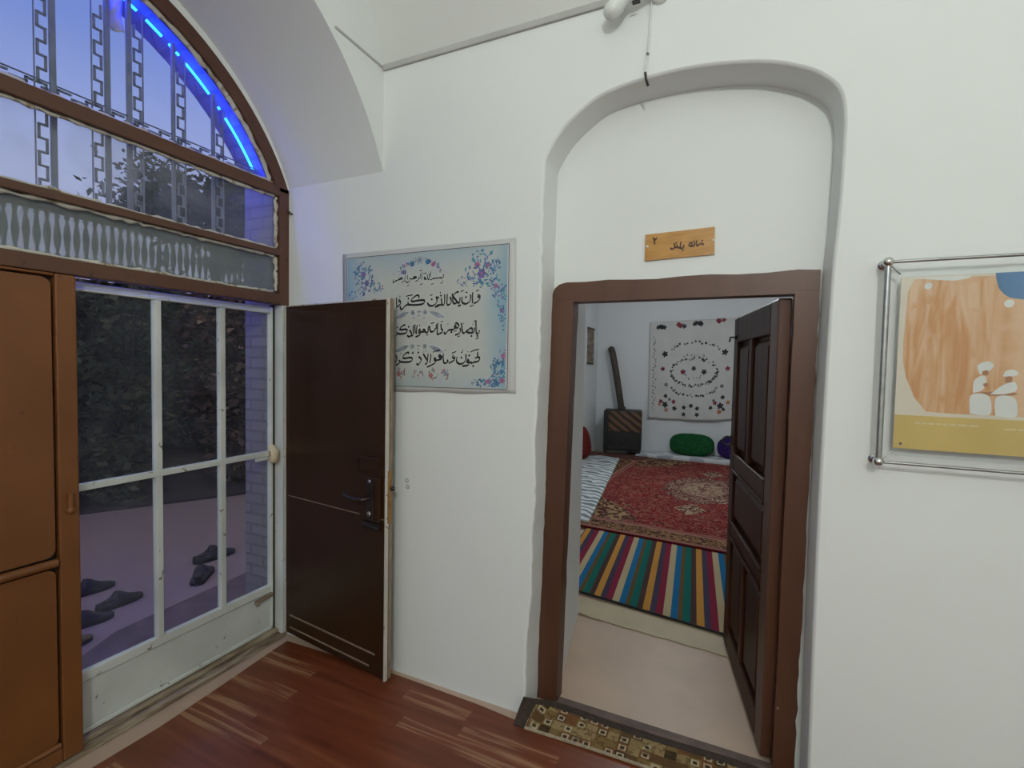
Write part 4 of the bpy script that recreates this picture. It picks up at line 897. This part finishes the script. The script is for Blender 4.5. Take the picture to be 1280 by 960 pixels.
g = N('acrylic_sheet'); g.n.remove(g.b); tr = g.n.new('ShaderNodeBsdfTransparent'); tr.inputs[0].default_value = (.95, .96, .96, 1)
gl = g.n.new('ShaderNodeBsdfGlossy'); gl.inputs['Roughness'].default_value = .04; mx_ = g.n.new('ShaderNodeMixShader'); mx_.inputs[0].default_value = .05
g.l.new(tr.outputs[0], mx_.inputs[1]); g.l.new(gl.outputs[0], mx_.inputs[2]); g.l.new(mx_.outputs[0], g.out.inputs[0]); M['acrylic'] = g.m
b = MB(); b.box(.458, 1.325, 1.896, 1.899, 1.285, 1.865); b.build('acrylic_panel', 'acrylic', t)
for za, zb in ((1.880, 1.853), (1.275, 1.298)):
    b = MB(); b.tube([(.437, 1.890, za), (.462, 1.893, zb)], .003, 8); b.build('corner_clip', 'steel', t)
X0_, X1_, Z0_, Z1_ = .467, 1.315, 1.308, 1.846; PYY = 1.905
g = N('ruin_print', .6, spec=.2); o = g.map()
st_ = g.noise(g.map((16, 1, 2.2)), 1.6, 5, 1.2); bl = g.noise(g.map(loc=(2, 0, 4)), 6, 4, .6)
st2 = g.noise(g.map((7, 1, 13), loc=(1, 0, 3)), 1.6, 5, .6); xs_ = g.xyz(g.map(loc=(0, 0, 0)))['X']; fade = g.ramp(g.math('ADD', xs_, g.math('MULTIPLY', st2, .10)), [(-.0, .12), (.0001, 1.0), (.20, 1.0), (.30, .22)])
fade = g.ramp(g.math('ADD', xs_, g.math('MULTIPLY', g.math('SUBTRACT', st2, .5), .20)), [(0.0, 1.0), (.10, .18)])
sm_ = g.math('MULTIPLY', g.math('MAXIMUM', g.ramp(st_, [(.40, 0.0), (.60, .95)]), g.ramp(st2, [(.50, 0.0), (.66, .75)])), fade)
g.color(g.mix(sm_, g.ramp(bl, [(.3, (.86, .58, .37)), (.7, (.83, .51, .29))]), (.70, .31, .10))); M['ruin'] = g.m
g = N('ruin_pale_print', .6, spec=.2); g.color(g.ramp(g.noise(g.map((6, 1, 4)), 3, 6, .8), [(.34, (.74, .42, .21)), (.66, (.80, .55, .35))])); M['ruinpale'] = g.m
M['pr_paper'] = vary('print_paper', (.80, .70, .57), .06, 5, .6); M['pr_blue'] = vary('print_sky_blue', (.045, .19, .42), .15, 8, .6); M['pr_white'] = vary('print_white', (.84, .83, .80), .04, 20, .6)
M['pr_yellow'] = vary('print_yellow', (.72, .50, .14), .07, 6, .5); M['pr_faint'] = vary('print_faint_text', (.80, .64, .34), .05, 20, .6); M['pr_skin'] = vary('print_shadow_orange', (.46, .19, .07), .1, 20, .6)
b = MB(); b.box(X0_, X1_, PYY, PYY + .004, Z0_, Z1_, 0)
pf = lambda off: (lambda u, v: (u, PYY - off, v))
def blob(pts, mi, off, k=4):
    q = smooth_path(list(pts) + [pts[0]], k)[:-1]; b.face([pf(off)(*p) for p in q][::-1], mi)
b.face([pf(.0004)(*p) for p in ((X0_, 1.308), (X1_, 1.308), (X1_, 1.414), (X0_, 1.414))], 3)
b.face([pf(.0003)(*p) for p in ((.480, 1.640), (.486, 1.80), (.50, 1.838), (X1_ - .01, 1.838), (X1_ - .01, 1.425), (.60, 1.425), (.545, 1.428), (.515, 1.47), (.492, 1.53), (.482, 1.58))][::-1], 1)
blob([(.690, 1.846), (.700, 1.80), (.725, 1.772), (.760, 1.765), (.80, 1.74), (.86, 1.765), (.95, 1.72), (1.05, 1.77), (1.2, 1.74), (1.30, 1.79), (1.31, 1.846)], 4, .0006, 2)
blob([(.485, 1.842), (.52, 1.838), (.60, 1.828), (.635, 1.842)], 5, .0007, 2)
for c, r in (((.535, 1.815), .010), ((.725, 1.755), .012)): blob([(c[0] + r * math.cos(a), c[1] + r * math.sin(a)) for a in (0, 1, 2, 3, 4, 5)], 5, .0008)
for sx_ in (0, .058):       # two seated figures in white, their turbans and folded arms
    x = .672 + sx_; z = 1.428 + (-.004 if sx_ else 0)
    blob([(x - .022, z), (x - .024, z + .05), (x - .006, z + .062), (x + .018, z + .055), (x + .026, z + .03), (x + .022, z - .002)], 5, .0009)
    if sx_ == 0:
        blob([(x - .018, z + .062), (x - .016, z + .10), (x + .004, z + .116), (x + .012, z + .098), (x + .004, z + .072)], 5, .0010)
        blob([(x - .004, z + .118), (x - .010, z + .145), (x + .012, z + .158), (x + .026, z + .146), (x + .016, z + .128)], 5, .0010)
        blob([(x + .002, z + .116), (x + .002, z + .128), (x + .014, z + .130), (x + .014, z + .116)], 6, .0011)
        blob([(x + .004, z + .090), (x + .012, z + .094), (x + .016, z + .086), (x + .008, z + .082)], 6, .0012)
    else:
        blob([(x - .036, z + .064), (x - .012, z + .090), (x + .016, z + .102), (x + .022, z + .078), (x - .004, z + .066)], 5, .0010)
        blob([(x - .010, z + .118), (x - .004, z + .134), (x + .014, z + .138), (x + .024, z + .126), (x + .010, z + .118)], 5, .0010)
        blob([(x - .004, z + .100), (x - .004, z + .116), (x + .010, z + .118), (x + .010, z + .102)], 6, .0011)
blob([(.655, 1.49), (.69, 1.484), (.74, 1.486), (.752, 1.494), (.70, 1.496)], 6, .0008)
rq = random.Random(4); u = .520
while u < .668:
    l = rq.uniform(.010, .024); b.face([pf(.0008)(*p) for p in ((u, 1.388), (u + l, 1.388), (u + l, 1.394), (u, 1.394))], 7); u += l + .004
u = .73
while u < 1.2:
    l = rq.uniform(.012, .03); b.face([pf(.0008)(*p) for p in ((u, 1.384), (u + l, 1.384), (u + l, 1.389), (u, 1.389))], 7); u += l + .005
blob([(.486 + .004 * math.cos(a), 1.323 + .004 * math.sin(a)) for a in (0, 1, 2, 3, 4, 5)], 8, .0009)
b.build('print', ['pr_paper', 'ruin', 'ruinpale', 'pr_yellow', 'pr_blue', 'pr_white', 'pr_skin', 'pr_faint', 'black'], t)

# ------------------------------------------------------------------ wall lamp, cable, plugs
t = thing('wall_lamp', (-.40, 1.93, 2.93), 'small white lamp holder fixed at the vault ledge above the niche', 'lamp')
b = MB(); ax_ = (Vector((-.478, 1.865, 2.872)) - Vector((-.405, 1.885, 2.945))).normalized(); q_ = Vector((0, 0, 1)).rotation_difference(ax_).to_matrix().to_4x4()
b.lathe([(.0001, 0), (.024, 0), (.028, .012), (.028, .05), (.033, .058), (.033, .088), (.028, .105), (.016, .116), (.0001, .120)], 20, mat=Matrix.Translation((-.405, 1.885, 2.95)) @ q_); b.build('lamp_cap', 'plastic', t)
b = MB(); b.tube([(-.415, 1.885, 2.94), (-.385, 1.892, 2.925), (-.34, 1.905, 2.938), (-.30, 1.925, 2.952)], [.022, .014, .012, .016], 12); b.build('bracket', 'plastic', t)
b = MB(); b.lathe([(.0001, .02), (.03, .018), (.038, 0), (.038, -.004)], 18, mat=Matrix.Translation((-.30, 1.936, 2.95)) @ Matrix.Rotation(PI / 2, 4, 'X')); b.build('wall_rose', 'plastic', t)
b = MB(); b.box(-.392, -.364, 1.870, 1.886, 2.900, 2.907); b.build('switch', 'black', t)
cb_ = MB(); pts = [(-.333, 1.934, 3.03), (-.332, 1.934, 2.96), (-.334, 1.933, 2.86), (-.338, 1.934, 2.78), (-.341, 1.932, 2.735), (-.345, 1.934, 2.70), (-.348, 1.934, 2.668)]
cb_.tube(pts, .0042, 8); t = tag(cb_.build('cable', 'cable'), 'thin white cable hanging from the wall lamp down to the niche arch', 'cable')
b = MB(); b.tube([(-.348, 1.934, 2.672), (-.344, 1.938, 2.645), (-.338, 1.952, 2.628)], .0048, 8); b.build('bare_end', 'black', t)
b = MB(); b.ball((-.340, 1.930, 2.736), .0065, 8); b.build('clip', 'grille', t)
M['hole'] = vary('broken_plaster_grey', (.45, .45, .44), .2, 40, .9)
for (x, z), lab in (((-1.437, .972), 'upper of two small chipped wall plugs beside the metal door edge'), ((-1.432, .942), 'lower of two small chipped wall plugs beside the metal door edge')):
    b = MB(); b.lathe([(.0001, -.004), (.004, -.003), (.006, .003), (.009, .002), (.012, 0)], 12, mat=Matrix.Translation((x, YA - .001, z)) @ Matrix.Rotation(PI / 2, 4, 'X')); tag(b.build('wall_plug', 'hole'), lab, 'wall plug', 'chipped wall plugs')
b = MB(); b.tube([(-2.213, 1.942, 2.341), (-2.213, 1.918, 2.343)], .004, 8); b.ball((-2.213, 1.916, 2.343), .009, 10); tag(b.build('nail', 'gunmetal'), 'small dark nail head in the wall right of the arched window', 'nail')

# ------------------------------------------------------------------ outside: grille, light rope, shoes, plants
t = thing('window_grille', (-2.35, .9, 1.9), 'grey iron grille of key-pattern strips and turned balusters outside the arched window', 'grille')
GX = -2.352
def arch_top(y): return 2.03 + math.sqrt(max(1.07 ** 2 - (y - .9) ** 2, .01))
def flat(b, ya, yb, za, zb, th=.004): b.box(GX - th, GX + th, ya, yb, za, zb)
bars = [(1.590, 1), (1.405, 1), (1.228, 1), (1.150, -1), (.975, -1), (.80, -1), (.62, -1), (.44, -1), (.26, -1), (.08, -1)]
for yb, sd in bars:
    zt = arch_top(yb) - .01; wd = .011 if yb > 1.3 else .016
    b = MB(); b.box(GX - .008, GX + .008, yb - wd / 2, yb + wd / 2, 2.13, zt); b.build('bar', 'grille', t)
    b = MB(); ya = yb + sd * .014; yo = yb + sd * .050; pth = .050; z = 2.15; tw = .0035; zt2 = min(zt, arch_top(yo)) - .03
    flat(b, yo + sd * .003 - .0012, yo + sd * .003 + .0012, 2.13, zt2)
    while z < zt2 - pth * 2:
        # one key turn: out, up, back, up
        yi, ye = ya + sd * .006, yo - sd * .007
        flat(b, min(yi, ye) - tw, max(yi, ye) + tw, z - tw, z + tw); flat(b, ye - tw, ye + tw, z, z + pth)
        flat(b, min(yi, ye) - tw, max(yi, ye) + tw, z + pth - tw, z + pth + tw); flat(b, yi - tw, yi + tw, z + pth, z + 2 * pth)
        z += 2 * pth
    b.build('key_strip', 'grille', t)
b = MB(); y = -.05; flat(b, -.06, 1.84, 2.520, 2.523); flat(b, -.06, 1.84, 2.558, 2.561)
while y < 1.78:
    flat(b, y, y + .05, 2.530, 2.538); flat(b, y + .045, y + .053, 2.530, 2.552); flat(b, y + .045, y + .09, 2.545, 2.552); y += .09
b.build('key_strip', 'grille', t)
b = MB(); flat(b, -.06, 1.88, 2.085, 2.14, .006); b.build('rail', 'grille', t); b = MB(); flat(b, -.06, 1.88, 1.86, 1.925, .006); b.build('rail', 'grille', t)
pr = [(.004, 0), (.0095, .010), (.005, .020), (.008, .05), (.0118, .085), (.009, .115), (.005, .135), (.004, .145), (.0095, .155), (.005, .165)]
for k in range(62):
    y = -.01 + k * .030; b = MB(); b.lathe(pr if k % 2 == 0 else [(r, .165 - z) for r, z in pr[::-1]], 10, mat=Matrix.Translation((GX, y, 1.921))); b.build('baluster', 'grille', t)

M['tagcloth'] = vary('cream_cloth_strip', (.62, .58, .40), .12, 14, .9)
b = MB(); rw = []
for i in range(15):
    v = i / 14; wd = .020 + .016 * v ** 1.5; y0_ = 1.196 - .012 * v; rw.append([(GX - .018 - .006 * math.sin(v * 6 + k * .8), y0_ + wd * (k / 6 - .5) * 2, 3.05 - .155 * v + .006 * math.sin(k * 1.4) * v) for k in range(7)])
b.grid(rw, 0, True); tag(b.build('cloth_strip', 'tagcloth', solid=.002), 'cream cloth strip tied to the grille at the top of the arched window', 'cloth')
t = thing('led_rope_light', (-2.43, 1.0, 2.5), 'glowing blue rope light following the brick arch outside the window', 'rope light')
segs = [(31, 44), (46, 46.6), (48, 48.6), (49.6, 56.5), (58.3, 59), (60, 60.8), (62.5, 66), (68, 72), (75, 76), (78, 84), (88, 98), (102, 116), (120, 134), (138, 150)]
LR = 1.178
def lpt(a): a = math.radians(a); return (-2.43, EY + .0 + LR * math.cos(a), EZ + LR * math.sin(a))
for a0, a1 in segs:
    if a0 < 27: continue
    b = MB(); n = max(2, int((a1 - a0) * 1.2)); b.tube([lpt(a0 + (a1 - a0) * k / n) for k in range(n + 1)], .0058, 8); b.build('lit_segment', 'led', t)
b = MB(); b.tube([(-2.348, EY + 1.190 * math.cos(math.radians(a)), EZ + 1.190 * math.sin(math.radians(a))) for a in range(29, 152, 2)], .0045, 8); b.build('rope', 'glowblue', t)  # extra tube tucked behind the frame, added to wash the soffit blue

M['shoe'] = vary('dark_shoe_leather', (.035, .030, .028), .3, 25, .6); M['shoe_sole'] = vary('dark_rubber_sole', (.022, .020, .019), .2, 30, .8)
M['shoe_tan'] = vary('tan_sandal', (.17, .11, .045), .25, 25, .7); M['insole'] = vary('brown_insole', (.075, .055, .042), .2, 30, .8)
def shoe(at, rz, L_, lab, up='shoe', roll=0.0):
    o = thing('shoe', at, lab, 'shoe', rz, 'shoes left on the paving outside'); o.rotation_euler = (roll, 0, rz)
    b = MB(); rows = []; hw = lambda s_: L_ * (.135 + .045 * math.sin(PI * min(1, s_ * 1.05)) + .035 * math.exp(-((s_ - .72) / .18) ** 2)) * (max(0, 1 - max(0, (s_ - .86) / .14) ** 2.2) ** .5) * (max(0, 1 - max(0, (.10 - s_) / .10) ** 2.2) ** .5)
    ss = [i / 22 for i in range(23)]
    def out(z, inset): return [[(s_ * L_ - L_ / 2, sd * max(hw(s_) - inset, .002), z) for s_ in ss] for sd in (1, -1)]
    a, c = out(0, .002); e_, f_ = out(.022, 0)
    b.grid([a, e_, f_, c], 0, False); b.face(a + c[::-1], 0); b.face((e_ + f_[::-1])[::-1], 0); b.build('sole', 'shoe_sole', o, local=True, weld=True)
    b = MB()
    for s_ in ss:
        h = .022 + L_ * (.20 * math.exp(-((s_ - .42) / .22) ** 2) * (1 if s_ > .40 else .55) + .13 * (1 - ((s_ - .6) / .42) ** 2 if .18 < s_ < 1 else 0) * .6 + (.15 * (1 - s_ / .45) if s_ < .45 else 0))
        w_ = max(hw(s_) - .003, .002); rows.append([(s_ * L_ - L_ / 2, w_ * math.cos(PI * k / 10) * (1 - .18 * math.sin(PI * k / 10)), .020 + (h - .020) * max(0, math.sin(PI * k / 10)) ** .7 * (1 if s_ > .36 else (.95 if abs(k - 5) > 2 else .42))) for k in range(11)])
    b.grid(rows, 0, True); b.build('upper', up, o, local=True, weld=True)
    b = MB(); b.ball((-L_ * .25, 0, .05), L_ * .13, 12, sq=(1.25, .62, .28)); b.build('insole', 'insole', o, local=True); return o
Q = PI / 2
shoe((-4.05, 1.83, -.1), Q - .1, .30, 'dark shoe pointing right, farthest left on the paving beside the brown stile')
shoe((-3.68, 1.83, -.1), Q + .05, .28, 'dark shoe in front of the left pair, its toe towards the first mullion')
shoe((-3.57, 1.60, -.1), Q - .15, .27, 'dark shoe nearest the door at the left, half hidden by the brown stile')
shoe((-3.37, 1.41, -.1), Q, .25, 'tan sandal lowest at the left edge of the glazed door', 'shoe_tan')
shoe((-3.87, 2.61, -.1), Q - .08, .34, 'dark shoe lying behind the second mullion, toe to the right')
shoe((-3.60, 2.33, -.1), Q + .75, .32, 'dark shoe lying left of the second mullion, heel towards the door')
M['outmat'] = vary('dark_outdoor_mat', (.19, .135, .115), .2, 8, .95, bump=.4, bscale=40)
b = MB(); b.prism([(-2.50, 1.15), (-2.50, 2.65), (-3.36, 2.60), (-3.30, 1.62), (-3.05, 1.15)], lambda u, v, q: Vector((u, v, q)), -.099, -.085)
tag(b.build('outdoor_mat', 'outmat'), 'dark flat mat on the paving just outside the glazed door', 'mat')

def leafmat(nm, cs, rough=.7):
    g = N(nm, rough, spec=.2); k = g.n.new('ShaderNodeObjectInfo'); geo = g.n.new('ShaderNodeNewGeometry')
    g.color(g.ramp(geo.outputs['Random Per Island'], cs)); return g.m
M['lf_green'] = leafmat('dark_green_leaves', [(0, (.040, .048, .020)), (.6, (.085, .105, .045)), (1, (.17, .165, .075))])
M['lf_brown'] = leafmat('dry_brown_leaves', [(0, (.070, .046, .024)), (.7, (.17, .110, .060)), (.92, (.32, .20, .105)), (1, (.70, .48, .25))])
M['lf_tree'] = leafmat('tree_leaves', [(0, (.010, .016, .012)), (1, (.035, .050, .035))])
M['bark'] = vary('dark_bark', (.045, .034, .026), .3, 12, .9)
def add_leaf(b, c, l, r):
    d = Vector((r.gauss(0, 1), r.gauss(0, 1), r.gauss(0, .6))).normalized(); s_ = d.cross(Vector((r.gauss(0, 1), r.gauss(0, 1), r.gauss(0, 1)))).normalized() * l * .27
    c = Vector(c); b.face([c, c + d * l * .45 + s_, c + d * l, c + d * l * .45 - s_])
def shrub(at, rx, ry, h, nl, mk, lab, sd, size=.085, nm='shrub'):
    r = random.Random(sd); o = thing(nm, at, lab, 'shrub', group='shrubs along the far edge of the paving')
    b = MB()
    for k in range(9):
        a = r.uniform(0, 2 * PI); q = [Vector((0, 0, 0))]
        for j in range(5): q.append(q[-1] + Vector((math.cos(a) * rx * .16 + r.gauss(0, .05), math.sin(a) * ry * .16 + r.gauss(0, .05), h * .19)))
        b.tube(q, [.025, .02, .016, .012, .008, .004], 6)
    b.build('stems', 'bark', o, local=True)
    b = MB(); lumps = [(Vector((r.uniform(-.75, .75) * rx, r.uniform(-.75, .75) * ry, h * r.uniform(.08, .86))), r.uniform(.28, .52)) for _ in range(26)]
    for k in range(nl):
        c, q = r.choice(lumps); v = Vector((r.gauss(0, 1), r.gauss(0, 1), r.gauss(0, 1))).normalized() * q * r.random() ** .45
        p = c + Vector((v.x * rx, v.y * ry, v.z * h * .42)); p.z = max(p.z, .02); add_leaf(b, p, size * r.uniform(.6, 1.5), r)
    b.build('foliage', mk, o, local=True)
gl_ = [((-7.0, 1.75, -.1), .75, .8, 2.6, 'lf_green', 'dark green shrub nearest the brown stile beyond the paving'),
       ((-6.75, 3.25, -.1), .7, .8, 2.7, 'lf_green', 'dark green shrub left of the first mullion beyond the paving'),
       ((-6.2, 4.7, -.1), .65, .75, 2.75, 'lf_brown', 'dry brown shrub between the two mullions beyond the paving'),
       ((-5.6, 6.1, -.1), .7, .8, 2.9, 'lf_brown', 'dry brown shrub beside the brick reveal beyond the paving'),
       ((-9.0, 3.0, -.1), 1.0, 1.2, 2.95, 'lf_brown', 'tall brown shrub in the back row behind the green ones'), ((-8.7, 5.6, -.1), 1.0, 1.3, 3.25, 'lf_green', 'tall green shrub in the back row behind the brown ones'),
       ((-8.2, 8.2, -.1), 1.0, 1.3, 3.5, 'lf_brown', 'brown shrub at the right end of the back row'), ((-9.2, .4, -.1), 1.0, 1.2, 2.7, 'lf_green', 'dark green shrub at the left end of the back row')]
for i, (at, rx, ry, h, mk, lab) in enumerate(gl_): shrub(at, rx, ry, h, 7000, mk, lab, 30 + i, .12)
t = thing('tree', (-10.6, 7.1, -.1), 'leafy tree silhouetted against the dusk sky behind the arched window', 'tree')
r = random.Random(8); b = MB(); b.tube([(-10.6, 7.1, -.1), (-10.55, 7.15, 1.3), (-10.6, 7.2, 2.6), (-10.5, 7.3, 5.2)], [.13, .11, .09, .06], 10)
br = []
for k in range(22):
    a = r.uniform(0, 2 * PI); p0 = Vector((-10.55, 7.2, r.uniform(3.2, 5.3))); p1 = p0 + Vector((math.cos(a) * .7, math.sin(a) * .95, r.uniform(.2, .8))); p2 = p1 + Vector((math.cos(a) * .4, math.sin(a) * .7, r.uniform(-.1, .4))); b.tube([p0, (p0 + p1) / 2 + Vector((0, 0, .06)), p1, p2], [.035, .028, .018, .006], 6); br += [p1, p2, (p1 + p2) / 2]
b.build('trunk', 'bark', t)
b = MB()
for k in range(9000):
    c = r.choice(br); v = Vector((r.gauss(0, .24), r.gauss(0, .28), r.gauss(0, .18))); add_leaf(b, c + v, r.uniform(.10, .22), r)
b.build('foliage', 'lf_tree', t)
